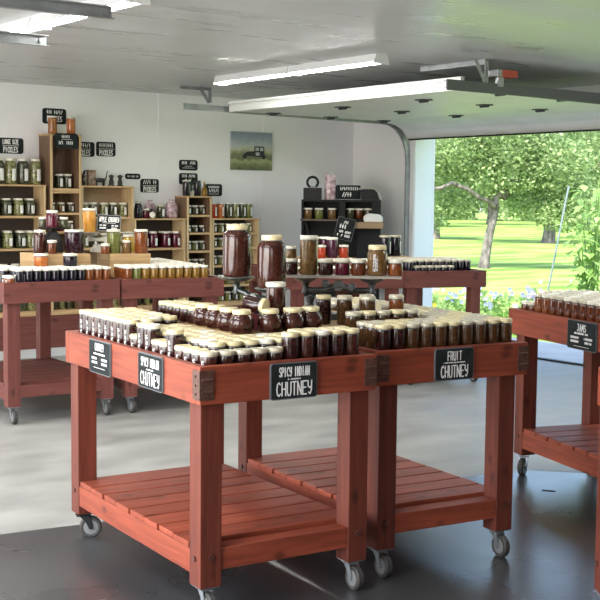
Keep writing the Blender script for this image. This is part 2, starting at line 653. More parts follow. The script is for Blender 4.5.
def caster_meshes():
    f = MB()
    f.box(-0.04, 0.04, -0.04, 0.04, 0.116, 0.120)
    f.lathe([(0.028, 0.104), (0.032, 0.110), (0.028, 0.116)], 14)
    for s in (-1, 1):
        pts = [(-0.024, 0.106), (0.022, 0.106), (0.037, 0.060), (0.034, 0.042), (0.022, 0.042), (0.004, 0.078)]
        f.prism(pts, s * 0.021 - 0.0015, s * 0.021 + 0.0015)
    f.box(-0.035, 0.022, -0.022, 0.022, 0.102, 0.106)
    f.cyl((0.028, -0.027, 0.05), 0.007, 0.054, 10, (0, 1, 0))
    fork = f.mesh('fork', m_steel, 35)
    w = MB()
    w.lathe([(0.030, -0.014), (0.044, -0.016), (0.050, -0.010), (0.050, 0.010), (0.044, 0.016), (0.030, 0.014)], 24, (0.028, 0, 0.05), (0, 1, 0), cap=False)
    w.lathe([(0.036, -0.013), (0.036, 0.013)], 20, (0.028, 0, 0.05), (0, 1, 0))
    wheel = w.mesh('wheel', m_rubber, 35)
    h = MB()
    h.lathe([(0.010, -0.0165), (0.033, -0.015), (0.033, 0.015), (0.010, 0.0165)], 18, (0.028, 0, 0.05), (0, 1, 0))
    hub = h.mesh('hub', m_hub, 35)
    return fork, wheel, hub


FORK, WHEEL, HUB = caster_meshes()
FORK_BLACK = FORK.copy()
FORK_BLACK.materials.clear()
FORK_BLACK.materials.append(m_black)
TABLE = {}


def table(key, label, x, y, yaw, Wd, L, zt, tone='near', brackets=(), inset=0.035, iv=0.035, group='red wheeled display tables', lock=()):
    o = thing('display_table', label, 'table', (x, y, 0), yaw, group)
    TABLE[key] = (Vector((x, y, 0)), yaw, Wd, L, zt)
    T, H = 0.038, 0.14
    bv = 0.003 if tone == 'near' else 0.0
    MB().box(0, Wd, 0, T, zt - H, zt).build('front_panel', wd(tone, 0), o, bevel=bv)
    MB().box(0, Wd, L - T, L, zt - H, zt).build('back_panel', wd(tone, 0), o, bevel=bv)
    for x0 in (0, Wd - T):
        MB().box(x0, x0 + T, T, L - T, zt - H, zt).build('side_panel', wd(tone, 1), o, bevel=bv)
    MB().box(T, Wd - T, T, L - T, zt - 0.048, zt - 0.03).build('deck', wd(tone, 0), o)
    lg = 0.089
    xs = (inset, Wd - inset - lg)
    ys = (iv, L - iv - lg)
    for i, lx in enumerate(xs):
        for j, ly in enumerate(ys):
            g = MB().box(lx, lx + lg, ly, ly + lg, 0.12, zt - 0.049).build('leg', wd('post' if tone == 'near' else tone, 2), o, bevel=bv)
            if tone == 'near':
                MB().cyl((lx if i == 0 else lx + lg, ly + lg / 2, 0.225), 0.011, 0.006, 10, (-1 if i == 0 else 1, 0, 0)).build('bolt', m_bolt, g)
                MB().cyl((lx + lg / 2, ly if j == 0 else ly + lg, 0.235), 0.011, 0.006, 10, (0, -1 if j == 0 else 1, 0)).build('bolt', m_bolt, g)
            c = inst('caster', FORK_BLACK if (key == 'A' and i == 0 and j == 1) else FORK, o, (lx + lg / 2, ly + lg / 2, 0), -1.57 - yaw + random.choice((0.55, -0.5, 0.3, -0.3, 0.7)) if key not in ('A', 'B') else (-1.58 if j == 0 else (-0.35 if key == 'A' else 0.35)))
            w = inst('wheel', WHEEL, c)
            inst('hub', HUB, w)
    # lower rails and the slatted shelf
    for ly in ys:
        MB().box(xs[0] + lg, xs[1], ly + 0.006, ly + lg - 0.004, 0.180, 0.262).build('lower_rail', wd(tone, 0), o, bevel=bv)
    for k, lx in enumerate(xs):
        x0 = lx + 0.003 if k == 0 else lx + lg - 0.041
        MB().box(x0, x0 + 0.038, ys[0] + lg, ys[1], 0.160, 0.252).build('lower_rail', wd(tone, 1), o, bevel=bv)
    sh = MB()
    y0, y1 = ys[0] + lg + 0.004, ys[1] - 0.005
    nsl = max(3, round((y1 - y0) / 0.135))
    p = (y1 - y0) / nsl
    for k in range(nsl):
        e = 0.012 * ((k * 7) % 3 - 1)
        sh.box(xs[0] + 0.0 + 0.004 * (k % 2), xs[1] + lg - 0.003 * ((k + 1) % 2), y0 + k * p + 0.006, y0 + (k + 1) * p - 0.006, 0.253, 0.276)
    sh.build('slatted_shelf', wd(tone, 0), o, bevel=bv)
    for (bx, sd) in brackets:
        b = MB()
        z0, z1 = zt - H + 0.018, zt - 0.014
        if bx == 0:
            x0, x1 = -0.003, 0.055
        else:
            x0, x1 = Wd - 0.055, Wd + 0.003
        b.box(x0, x1, -0.004, 0.0, z0, z1)
        for z in (z0 + 0.028, z1 - 0.034):
            b.cyl((x0 + 0.006, -0.004, z), 0.006, x1 - x0 - 0.012, 8, (1, 0, 0))
        if sd:
            xx = -0.003 if bx == 0 else Wd + 0.001
            b.box(xx, xx + 0.002, -0.004, 0.055, z0, z1)
            for z in (z0 + 0.02, z0 + 0.052, z0 + 0.084):
                b.cyl((-0.003 if bx == 0 else Wd + 0.003, 0.03, z), 0.005, 0.004, 8, (-1 if bx == 0 else 1, 0, 0))
        b.build('corner_bracket', m_iron, o)
    return o


table('A', 'red wooden table on casters in front, carrying the spicy Indian chutney', -0.355, 4.244, 0.5564, 0.772, 1.336, 0.946, 'near', ((0, True), (1, True)), inset=0.015, iv=0.024)
table('B', 'red wooden table on casters behind the front one, with the fruit chutney sign', 0.3111, 4.7314, 0.517, 0.773, 1.336, 0.946, 'near', ((0, False), (1, True)))
table('D', 'red wooden table with the jams sign, cut by the right edge', 1.1835, 6.7556 - 0.0, 0.338, 0.60, 1.30, 0.946, 'near')
# the jams table is placed by its far left corner: shift it back along its length
TABLE['D'] = None
_d = bpy.data.objects['display_table.002']
_vd = Vector((-math.sin(0.338), math.cos(0.338), 0))
_d.location = Vector((1.1835, 6.7556, 0)) - _vd * 1.30
TABLE['D'] = (Vector(_d.location), 0.338, 0.60, 1.30, 0.946)
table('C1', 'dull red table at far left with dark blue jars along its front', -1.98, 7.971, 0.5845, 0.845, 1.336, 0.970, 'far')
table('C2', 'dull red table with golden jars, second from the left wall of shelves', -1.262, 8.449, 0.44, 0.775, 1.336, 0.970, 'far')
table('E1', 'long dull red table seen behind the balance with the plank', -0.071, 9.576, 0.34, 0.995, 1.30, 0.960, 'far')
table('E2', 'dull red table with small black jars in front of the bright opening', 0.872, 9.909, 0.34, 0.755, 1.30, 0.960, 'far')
table('F', 'red table almost wholly outside the right edge of the picture', 1.097, 3.02, 0.0, 0.78, 1.336, 0.946, 'near', inset=0.008, iv=0.008)


def tw(key, u, v, z=0.0):
    p, yaw, *_ = TABLE[key]
    c, s = math.cos(yaw), math.sin(yaw)
    return Vector((p.x + u * c - v * s, p.y + u * s + v * c, z))


# ------------------------------------------------------------------ jars
CONT = {}


def contents(name, c1, c2, scale=70):
    return noisy('jar of ' + name, c1, c2, (scale, scale, scale), rough=0.14, spec=0.35, coat=0.28, coat_rough=0.03, detail=3, lo=0.36, hi=0.7)


C_DARK = contents('dark chutney', (0.016, 0.005, 0.005), (0.036, 0.010, 0.008))
C_SPICY = contents('spicy chutney', (0.028, 0.008, 0.006), (0.066, 0.019, 0.012))
C_BROWN = contents('fruit chutney', (0.040, 0.018, 0.007), (0.080, 0.036, 0.012))
C_TAN = contents('tan chutney', (0.105, 0.055, 0.018), (0.19, 0.105, 0.035))
C_BLUE = contents('blueberry', (0.006, 0.005, 0.010), (0.014, 0.010, 0.022))
C_ORANGE = contents('orange preserve', (0.34, 0.085, 0.020), (0.48, 0.17, 0.04))
C_RUST = contents('rust preserve', (0.13, 0.034, 0.009), (0.235, 0.072, 0.019))
C_GOLD = contents('golden relish', (0.17, 0.085, 0.013), (0.31, 0.165, 0.028))
C_PICKLE = contents('green pickles', (0.06, 0.065, 0.018), (0.32, 0.31, 0.13), 45)
C_DPICK = contents('dark pickles', (0.016, 0.018, 0.010), (0.09, 0.09, 0.045), 45)
C_BEET = contents('beets', (0.055, 0.004, 0.012), (0.11, 0.010, 0.025), 40)
C_RED = contents('red jelly', (0.30, 0.025, 0.012), (0.45, 0.06, 0.02), 40)
C_PURPLE = contents('grape jelly', (0.035, 0.006, 0.020), (0.07, 0.012, 0.035), 40)
C_PLUM = contents('plum jelly', (0.016, 0.005, 0.010), (0.028, 0.008, 0.015))
C_HONEY = contents('honey orange preserve', (0.52, 0.22, 0.035), (0.66, 0.34, 0.07), 20)
C_JAM = contents('jam', (0.060, 0.013, 0.006), (0.150, 0.042, 0.012))
C_YELLOW = contents('mustard relish', (0.50, 0.30, 0.03), (0.60, 0.42, 0.08))
C_OLIVE = contents('olive relish', (0.10, 0.11, 0.025), (0.18, 0.19, 0.05))
C_PEACH = contents('peaches', (0.20, 0.070, 0.018), (0.42, 0.17, 0.05), 40)

L_GOLD = mat('pale gold lid', (0.72, 0.62, 0.37), 0.45, metal=0.1)
L_WHITE = mat('white lid', (0.76, 0.72, 0.61), 0.45)
L_SILVER = mat('silver lid', (0.58, 0.53, 0.40), 0.4, metal=0.2)
L_BLACKBAND = mat('black lid', (0.02, 0.02, 0.02), 0.4)
m_glass = mat('clear glass rim', (0.10, 0.095, 0.085), 0.2, spec=0.4)
m_label = noisy('printed paper label', (0.06, 0.05, 0.05), (0.72, 0.70, 0.68), (220, 220, 260), rough=0.7, detail=2, lo=0.46, hi=0.56)
m_paper = mat('white paper label', (0.80, 0.80, 0.77), 0.7)

# kind: r, h, lid radius, lid height, shape, segments
KIND = {
    'squat': (0.0336, 0.074, 0.0338, 0.017, 'straight'),
    'med': (0.0336, 0.098, 0.0338, 0.017, 'straight'),
    'pint': (0.0336, 0.128, 0.0338, 0.017, 'straight'),
    'mini': (0.0275, 0.055, 0.0285, 0.013, 'straight'),
    'wide': (0.050, 0.088, 0.051, 0.016, 'straight'),
    'bulb': (0.0515, 0.094, 0.0375, 0.018, 'bulb'),
    'quart': (0.046, 0.170, 0.037, 0.018, 'shoulder'),
    'half_gallon': (0.0620, 0.228, 0.045, 0.022, 'shoulder'),
    'tall': (0.0410, 0.178, 0.042, 0.018, 'straight'),
    'tall_a': (0.0410, 0.193, 0.042, 0.018, 'straight'),
    'tallbig': (0.050, 0.178, 0.051, 0.016, 'straight'),
    'mason': (0.046, 0.138, 0.041, 0.020, 'shoulder'),
    'small': (0.032, 0.085, 0.033, 0.016, 'straight'),
    'gallon': (0.071, 0.172, 0.071, 0.016, 'straight'),
}
JM = {}


def jar_meshes(kind, content, lidm, seg):
    key = (kind, content.name, seg)
    r, h, rl, hl, shape = KIND[kind]
    zb = h - hl
    if key not in JM:
        if shape == 'straight':
            pr = [(0, 0.004), (r * 0.72, 0.0), (r * 0.93, 0.0), (r, 0.006), (r, zb - 0.012), (r * 0.985, zb - 0.005), (r * 0.93, zb), (r * 0.93, zb + 0.004)]
        elif shape == 'bulb':
            pr = [(0, 0.004), (r * 0.60, 0.0), (r * 0.80, 0.003)]
            for k in range(1, 8):
                a = -0.95 + k / 8 * 1.9
                pr.append((r * (0.35 + 0.65 * math.cos(a * 0.95)), zb * 0.48 + zb * 0.46 * math.sin(a) / math.sin(0.95)))
            pr += [(rl * 0.93, zb), (rl * 0.93, zb + 0.004)]
        else:
            s = h * 0.15
            pr = [(0, 0.006), (r * 0.78, 0.0), (r * 0.93, 0.002), (r, 0.012), (r, zb - s), (r * 0.97, zb - s * 0.72), (r * 0.88, zb - s * 0.38),
                  (rl * 0.97, zb - s * 0.12), (rl * 0.94, zb), (rl * 0.94, zb + 0.004)]
        mb = MB().lathe(pr, seg)
        me = mb.mesh('glass_body', content, 50)
        # clear glass at the neck, above what the jar holds
        me.materials.append(m_glass)
        cut = zb - (0.006 if shape == 'straight' else 0.004)
        for p in me.polygons:
            if p.center.z > cut:
                p.material_index = 1
        JM[key] = me
    lk = (kind, lidm.name, seg, 'lid')
    if lk not in JM:
        pr = [(rl * 0.94, zb), (rl, zb + 0.001), (rl, zb + hl * 0.30), (rl * 1.02, zb + hl * 0.36), (rl * 1.02, zb + hl * 0.46), (rl, zb + hl * 0.52), (rl, h - 0.003),
              (rl - 0.002, h), (rl * 0.84, h), (rl * 0.82, h - 0.0012), (0, h - 0.0012)]
        JM[lk] = MB().lathe(pr, seg, cap=False).mesh('lid', lidm, 40)
    return JM[key], JM[lk]


def label_mesh(kind, m, half=0.5, z0=0.16, z1=0.78):
    k = (kind, m.name, half, 'label')
    if k not in JM:
        r, h, rl, hl, shape = KIND[kind]
        zb = h - hl
        a0, a1 = zb * z0, zb * z1
        if shape == 'shoulder':
            a1 = zb * 0.66
        if shape == 'bulb':
            a0, a1 = zb * 0.34, zb * 0.62
        mb = MB()
        N = 6
        R = r + 0.0009
        for i in range(N + 1):
            a = -half + 2 * half * i / N
            mb.v += [(R * math.cos(a), R * math.sin(a), a0), (R * math.cos(a), R * math.sin(a), a1)]
        for i in range(N):
            mb.f.append((2 * i, 2 * i + 2, 2 * i + 3, 2 * i + 1))
        JM[k] = mb.mesh('label', m, 60)
    return JM[k]


def jar(name, kind, content, lidm, loc, label, cat='jar', group=None, seg=12, lab=None, rot=None, half=0.5, labm=None):
    o = bpy.data.objects.new(name, None)
    o.empty_display_size = 0.02
    COL.objects.link(o)
    o.location = Vector(loc) + Vector((0, 0, 0.0007))
    if rot is not None:
        o.rotation_euler = rot
    tag(o, label, cat, group)
    a, b = jar_meshes(kind, content, lidm, seg)
    ba = bpy.data.objects.new('glass_body', a)
    lb = bpy.data.objects.new('lid', b)
    for c in (ba, lb):
        COL.objects.link(c)
        c.parent = o
    if rot is None:
        lb.rotation_euler = (0, 0, random.random() * 6.28)
    if lab is not None:
        l = bpy.data.objects.new('label', label_mesh(kind, labm or m_label, half if kind != 'mason' else 0.25))
        COL.objects.link(l)
        l.parent = o
        l.rotation_euler = (0, 0, lab)
    return o


def nth(i, n, side='left'):
    """position words within a row of n"""
    if i == 0:
        return 'leftmost'
    if i == n - 1:
        return 'rightmost'
    return ORD[i] + ' from left'


def tjar(key, u, v, z, name, kind, content, lidm, label, group=None, seg=12, lab=None, half=0.5, labm=None, face=None):
    yaw = TABLE[key][1]
    la = None if lab is None else lab + yaw
    return jar(name, kind, content, lidm, tw(key, u, v, z), label, 'jar', group, seg, la, None, half, labm)


P = 0.0697
# --- the spicy Indian chutney table: ten columns, rows packed to its panels
KA = {'squat': 'short', 'med': 'half-height', 'pint': 'tall'}
zd = 0.916
leftcol = ['squat', 'squat', 'squat', 'squat', 'pint', 'squat', 'squat', 'pint', 'pint', 'squat', 'pint', 'pint', 'pint', 'pint', 'pint', 'pint', 'pint', 'pint']
for j in range(18):
    for i in range(10):
        u, v = 0.0732 + i * P, 0.0745 + j * P
        if v > 1.336 - 0.0735:
            continue
        if i > 3 and j > 3:
            continue
        if i == 0:
            k = leftcol[j]
        elif j == 0:
            k = 'squat' if i <= 4 else 'pint'
        elif i == 1:
            k = 'pint' if j > 9 else ('med' if j > 2 else 'med')
        else:
            k = 'pint' if j > 10 else ('pint' if (j == 1 and i > 5) else 'med')
        row = 'front row' if j == 0 else ORD[j] + ' row'
        lidn = L_GOLD if (i + j * 3) % 7 else L_WHITE
        if j == 0 and i < 5:
            lidn = L_SILVER
        tjar('A', u + random.uniform(-.0003, .0003), v + random.uniform(-.0003, .0003), zd, 'chutney_jar', k, C_DARK if (i + j) % 3 else C_SPICY, lidn,
             '%s dark jar, %s, %s, on the spicy Indian chutney table' % (KA[k], 'leftmost' if i == 0 else ORD[i] + ' from left', row),
             'chutney jars packed on the front table', 18, math.pi + 0.35 if i == 0 else None, 0.17)

# --- the fruit chutney table
for j in range(18):
    for i in range(10):
        u, v = 0.0732 + i * P, 0.0745 + j * P
        if v > 1.336 - 0.0735:
            continue
        if i < 6 and 3 <= j:
            continue
        if i == 0 and j == 0:
            pass
        k = 'pint'
        row = 'front row' if j == 0 else ORD[j] + ' row'
        lidn = (L_GOLD, L_SILVER, L_SILVER, L_GOLD)[(i * 3 + j) % 4]
        tjar('B', u + random.uniform(-.0003, .0003), v + random.uniform(-.0003, .0003), zd, 'fruit_chutney_jar', k, C_DARK if (j == 0 and i < 2) else C_BROWN, lidn,
             'brown jar, %s, %s, on the fruit chutney table' % ('leftmost' if i == 0 else ORD[i] + ' from left', row),
             'fruit chutney jars packed on the second table', 18, None)

# risers of pale wood
m_pine0 = wood('pale pine 0', (0.42, 0.26, 0.12), (0.60, 0.42, 0.22), 0, knots=False)
m_pine1 = wood('pale pine 1', (0.42, 0.26, 0.12), (0.60, 0.42, 0.22), 1, knots=False)
m_pine2 = wood('pale pine 2', (0.46, 0.31, 0.16), (0.62, 0.46, 0.26), 2, knots=False)
m_dwood = wood('dark crate wood', (0.10, 0.055, 0.030), (0.22, 0.13, 0.075), 2, knots=False)


def crate(key, label, u0, u1, v0, v1, z0, h, hole=False, top=True, yaw=None, loc=None, m=None):
    if loc is None:
        loc, yw = tw(key, u0, v0, z0 + 0.0006), TABLE[key][1]
    else:
        yw = yaw
    o = thing('wooden_riser', label, 'riser', loc, yw, 'wooden risers under the jars')
    w, d = u1 - u0, v1 - v0
    t = 0.014
    fr = MB()
    if hole:
        hw, hh = min(0.05, w * 0.18), h * 0.14
        fr.box(0, w, 0, t, 0, h * 0.5 - hh).box(0, w, 0, t, h * 0.5 + hh, h)
        fr.box(0, w / 2 - hw, 0, t, h * 0.5 - hh, h * 0.5 + hh).box(w / 2 + hw, w, 0, t, h * 0.5 - hh, h * 0.5 + hh)
    else:
        fr.box(0, w, 0, t, 0, h)
    fr.build('front_board', m or m_pine0, o)
    MB().box(0, w, d - t, d, 0, h).build('back_board', m or m_pine0, o)
    for x in (0, w - t):
        MB().box(x, x + t, t, d - t, 0, h).build('end_board', m or m_pine1, o)
    if top:
        MB().box(0, w, 0, d, h, h + t).build('top_board', m or m_pine0, o)
    return o


crate('A', 'pale wooden riser under the round jars of spicy chutney', 0.350, 0.732, 0.342, 1.29, zd, 0.079)
crate('B', 'pale wooden riser under the raised jars of fruit chutney', 0.045, 0.452, 0.285, 1.28, zd, 0.070)
RA, RB = zd + 0.094, zd + 0.085

# round-shouldered jars
for k, (u, v) in enumerate(((0.388, 0.395), (0.388, 0.502), (0.388, 0.609), (0.388, 0.716))):
    tjar('A', u, v, RA, 'round_chutney_jar', 'bulb', C_SPICY, L_GOLD,
         'round-bellied red chutney jar, %s of the four left of the lying jar' % ('nearest', 'second nearest', 'third nearest', 'rearmost')[k],
         'round-bellied jars on the riser', 24)
for k, (u, v) in enumerate(((0.510, 0.378), (0.616, 0.378), (0.712, 0.390))):
    tjar('A', u, v, RA, 'round_chutney_jar', 'bulb', C_SPICY, L_GOLD,
         'round-bellied red chutney jar, %s of the three under the big jars' % ('leftmost', 'middle', 'rightmost')[k],
         'round-bellied jars on the riser', 24)


# ------------------------------------------------------------------ balance scales
def balance(label, loc, yaw, base, posts, pans, beam_z, m, knobs=()):
    """antique shop balance: heavy base, post, beam, a dish at each end; lengths in the scale's own frame"""
    o = thing('balance_scale', label, 'balance scale', loc, yaw, 'old kitchen balances')
    bx, by, bh = base
    b = MB()
    b.prism([(-bx, 0), (bx, 0), (bx * 0.92, bh * 0.5), (bx * 0.75, bh), (-bx * 0.75, bh), (-bx * 0.92, bh * 0.5)], -by, by)
    b.build('base', m, o, bevel=0.004)
    for (px, zt) in posts:
        MB().lathe([(0.030, bh), (0.022, bh + 0.015), (0.016, bh + 0.04), (0.020, (bh + zt) / 2), (0.014, zt - 0.03), (0.022, zt), (0, zt + 0.012)], 14, (px, 0, 0)).build('post', m, o, smooth=50)
    bm_ = MB()
    x0, z0 = pans[0][0], pans[0][1]
    x1, z1 = pans[1][0], pans[1][1]
    bm_.tube([(x0, 0, z0 - 0.055), ((x0 * 3 + x1) / 4, 0, (z0 * 3 + z1) / 4 - 0.058), ((x0 + x1) / 2, 0, beam_z), ((x0 + x1 * 3) / 4, 0, (z0 + z1 * 3) / 4 - 0.058), (x1, 0, z1 - 0.055)],
             [0.012, 0.014, 0.019, 0.014, 0.012], 10)
    bm_.lathe([(0.024, -0.016), (0.027, 0), (0.024, 0.016)], 14, ((x0 + x1) / 2, 0, beam_z), (0, 1, 0))
    bm_.build('beam', m, o, smooth=50)
    for (kx, kz) in knobs:
        MB().lathe([(0.0, -0.02), (0.016, -0.018), (0.019, 0), (0.016, 0.018), (0, 0.02)], 14, (kx, -0.02, kz), (0, 1, 0)).build('knob', m_diron, o, smooth=50)
    for (px, pz, pr) in pans:
        p = MB()
        p.lathe([(0.020, -0.070), (0.012, -0.05), (0.016, -0.03), (pr * 0.45, -0.020), (pr * 0.8, -0.013), (pr, -0.002), (pr, 0.0), (pr * 0.92, -0.001), (0, -0.002)], 22, (px, 0, pz))
        p.build('pan', m, o, smooth=40)
    return o


m_green = mat('dark green enamel', (0.016, 0.024, 0.022), 0.3, coat=0.5)
m_diron = noisy('worn iron', (0.03, 0.032, 0.034), (0.10, 0.105, 0.105), (35, 35, 35), rough=0.45, metal=0.5)
m_cream = mat('cream enamel', (0.62, 0.60, 0.52), 0.35, coat=0.4)

pa = tw('A', 0.580, 0.786)
pb = tw('A', 0.672, 0.642)
mid = (pa + pb) / 2
d_ = pb - pa
yawA = math.atan2(d_.y, d_.x)
ln = d_.length / 2
balance('dark green balance scale under the two big jars of red chutney', (mid.x, mid.y, RA), yawA, (0.10, 0.06, 0.045), ((0.0, 0.10),),
        ((-ln, 1.208 - RA, 0.082), (ln, 1.166 - RA, 0.075)), 0.105, m_green)
jar('big_chutney_jar', 'half_gallon', C_SPICY, L_GOLD, (pa.x, pa.y, 1.208), 'biggest kind of red chutney jar, on the higher left dish of the green balance', group='half-gallon jars', seg=32)
jar('big_chutney_jar', 'half_gallon', C_SPICY, L_GOLD, (pb.x, pb.y, 1.166), 'biggest kind of red chutney jar, on the lower right dish of the green balance', group='half-gallon jars', seg=32)
tjar('A', 0.600, 0.485, RA, 'tall_chutney_jar', 'tall_a', C_SPICY, L_WHITE, 'tall straight red jar with white lid before the big jar on the right', None, 24)
for k in range(2):
    for j in range(5):
        tjar('A', 0.392 + k * 0.074, 0.812 + j * 0.0735, RA, 'chutney_jar', 'squat', C_DARK, L_GOLD,
             'short dark jar on the riser, %s behind the round jars, %s file' % (ORD[j], ('left', 'right')[k]), 'jars on the front riser', 16)
# the lying jar on its red block
o = thing('red_block', 'dark red wooden block under the lying jar of chutney', 'block', tw('A', 0.500, 0.475, RA), TABLE['A'][1] - 0.55)
MB().prism([(-0.045, 0), (0.065, 0), (0.062, 0.034), (-0.01, 0.0705), (-0.045, 0.0705)], -0.03, 0.03).build('block', mat('dark red paint', (0.13, 0.008, 0.012), 0.5), o)
lp = tw('A', 0.466, 0.50, RA + 0.0740 + 0.0365)
ax = (tw('A', 0.49, 0.40) - tw('A', 0.455, 0.50)).normalized() + Vector((0.35, 0, -0.16))
q = Vector((0, 0, 1)).rotation_difference(ax.normalized())
jar('lying_chutney_jar', 'med', C_DARK, L_GOLD, lp, 'chutney jar lying on its side with the gold lid towards us', group=None, seg=22, rot=q.to_euler())

# balance with the plank on the fruit chutney table
YB = -0.03
pl = tw('B', 0.12, 0.790)
pr_ = tw('B', 0.375, 0.625)
mid = (pl + pr_) / 2
yawB = math.atan2((pr_ - pl).y, (pr_ - pl).x)
ln = (pr_ - pl).length / 2
balance('grey iron balance carrying a long plank of jars on the fruit chutney table', (mid.x, mid.y, RB), yawB, (0.17, 0.05, 0.03), ((ln * 0.86, 0.11), (-ln * 0.86, 0.10)),
        ((-ln, 1.192 - RB, 0.055), (ln, 1.192 - RB, 0.060)), 0.155, m_diron, ((-0.06, 0.165), (0.06, 0.150)))
o = thing('plank', 'long thin greyish plank lying across the grey iron balance', 'plank', (mid.x, mid.y, 1.1925), yawB)
MB().box(-0.265, 0.285, -0.058, 0.058, 0, 0.012).build('board', mat('grey plank', (0.30, 0.27, 0.23), 0.5), o)
ZP = 1.2050
Rb = Matrix.Rotation(yawB, 3, 'Z')


def pjar(dx, dy, name, kind, c, l, label, lab=None):
    p = mid + Rb @ Vector((dx, dy, 0))
    return jar(name, kind, c, l, (p.x, p.y, ZP), label, 'jar', 'jars on the balance plank', 22, lab)


pjar(-0.222, 0.004, 'jam_jar', 'squat', C_DARK, L_WHITE, 'short dark jar with white lid at the left end of the plank, under another')
p = mid + Rb @ Vector((-0.222, 0.004, 0))
jar('jam_jar', 'mini', C_TAN, L_WHITE, (p.x, p.y, ZP + 0.0745), 'mini jar stacked on the short jar at the left end of the plank', 'jar', 'jars on the balance plank', 18)
pjar(-0.138, 0.0, 'tall_chutney_jar', 'tall', C_TAN, L_WHITE, 'tall straight tan jar on the left of the balance plank')
pjar(-0.060, -0.012, 'jam_jar', 'squat', C_DARK, L_WHITE, 'short dark brown jar just right of the tall tan jar on the plank')
pjar(0.016, 0.010, 'jam_jar', 'squat', C_BEET, L_WHITE, 'short crimson jar in the middle of the balance plank')
pjar(0.090, -0.005, 'jam_jar', 'squat', C_JAM, L_WHITE, 'short wine-brown jar left of the shouldered tan jar on the plank')
pjar(0.175, 0.0, 'mason_jar', 'mason', C_TAN, L_GOLD, 'shouldered tan jar with gold lid and paper label on the plank', lab=-math.pi / 2 - 0.25)
pjar(0.258, 0.010, 'jam_jar', 'squat', C_RUST, L_WHITE, 'short amber jar at the right end of the balance plank')

# raised fruit chutney jars
for k in range(5):
    tjar('B', 0.088 + k * 0.0745, 0.325, RB, 'fruit_chutney_jar', 'squat', C_BROWN, L_GOLD if k % 2 else L_SILVER,
         'short brown jar, %s in the raised front row of the fruit chutney riser' % nth(k, 5), 'jars on the fruit chutney riser', 20)
for k, (u, v, kd, c, l, lab) in enumerate((
        (0.080, 0.560, 'pint', C_DARK, L_GOLD, 'dark jar with gold lid at the left of the fruit chutney riser'),
        (0.152, 0.500, 'pint', C_BROWN, L_SILVER, 'brown jar left of the widest one behind the raised short jars'),
        (0.225, 0.425, 'pint', C_BROWN, L_SILVER, 'widest-looking brown jar in the middle behind the raised short jars'),
        (0.268, 0.500, 'pint', C_BROWN, L_SILVER, 'brown jar just left of the iron post of the plank balance'),
        (0.385, 0.440, 'pint', C_RUST, L_SILVER, 'lighter brown jar just right of the iron post of the plank balance'))):
    tjar('B', u, v, RB, 'fruit_chutney_jar', kd, c, l, lab, 'jars on the fruit chutney riser', 22)
tjar('B', 0.425, 0.560, RB, 'fruit_chutney_jar', 'squat', C_DARK, L_SILVER, 'short dark jar with silver lid at the right end of the riser, behind the row', 'jars on the fruit chutney riser', 20)

# --- jams table: five columns seen end-on
for j in range(15):
    for i in range(6):
        u, v = 0.075 + i * 0.0755, 1.30 - 0.078 - j * 0.0735
        if u > 0.53 or v < 0.07:
            continue
        k = 'squat' if (j < 2 and i < 2) or (j == 2 and i == 0 and False) else 'pint'
        row = 'far row' if j == 0 else ORD[j] + ' row from far end'
        tjar('D', u, v, zd, 'jam_jar', k, C_RUST if (i == 0 and j in (2, 3)) else C_JAM, L_SILVER if (i + j) % 3 else L_WHITE,
             '%s jam jar, %s, %s, jams table' % ('short' if k == 'squat' else 'tall', 'leftmost' if i == 0 else ORD[i] + ' from left', row),
             'jam jars on the right-hand table', 16, None)

# --- left rear tables
zc = 0.940
PC = 0.0665


def smalljar(key, i, j, u, v, kind, c, l, desc, tname, group, lab=None):
    tjar(key, u, v, zc if key[0] == 'C' else 0.930, 'preserve_jar', kind, c, l,
         '%s jar, %s, %s of the %s' % (desc, 'leftmost' if i == 0 else ORD[i] + ' from left', 'front row' if j == 0 else ORD[j] + ' row', tname), group, 12, lab, 0.3, m_paper if lab else None)


KIND['c_pint'] = (0.0305, 0.118, 0.0310, 0.016, 'straight')
KIND['c_squat'] = (0.0305, 0.072, 0.0310, 0.016, 'straight')
for j in range(11):
    for i in range(12):
        u, v = 0.0712 + i * 0.0640, 0.074 + j * 0.0640
        if u > 0.845 - 0.068 or (i >= 3 and j >= 5) or (j > 6 and i > 1):
            continue
        if i >= 9:
            c, d = C_RUST, 'rust orange'
        else:
            c, d = C_BLUE, 'blue-black'
        k = 'c_pint'
        if i == 0 and j < 2:
            k, c, d = 'c_squat', C_RUST, 'short brown'
        smalljar('C1', i, j, u, v, k, c, L_WHITE, d, 'far left table', 'preserve jars on the far left table', math.pi if (i == 0 or j == 0) and i < 3 and j < 6 else None)
for j in range(18):
    for i in range(11):
        u, v = 0.070 + i * 0.0640, 0.074 + j * 0.0640
        if u > 0.775 - 0.066 or v > 1.336 - 0.07 or (i < 5 and j >= 5):
            continue
        c, d = (C_RUST, 'rust brown') if i < 1 else (C_GOLD, 'golden')
        if i == 1 and j < 2:
            c, d = C_OLIVE, 'olive'
        smalljar('C2', i, j, u, v, 'c_pint', c, L_WHITE, d, 'table of golden jars', 'preserve jars on the golden table')

# --- tables by the opening
for j in range(6):
    for i in range(13):
        u, v = 0.075 + i * 0.066, 0.075 + j * 0.066
        if u > 0.995 - 0.07:
            continue
        smalljar('E1', i, j, u, v, 'c_squat' if j < 2 else 'c_pint', C_RUST if i > 9 else C_JAM, L_WHITE, 'reddish', 'long table behind the plank balance', 'preserve jars on the long rear table')
for j in range(9):
    for i in range(11):
        u, v = 0.072 + i * 0.063, 0.070 + j * 0.063
        if u > 0.66:
            continue
        k = 'c_squat' if (j == 0 and i > 0) else 'c_pint'
        if j == 0 and i > 6:
            continue
        smalljar('E2', i, j, u, v, k, C_BLUE, L_SILVER, 'black', 'table by the bright opening', 'black jars by the opening')

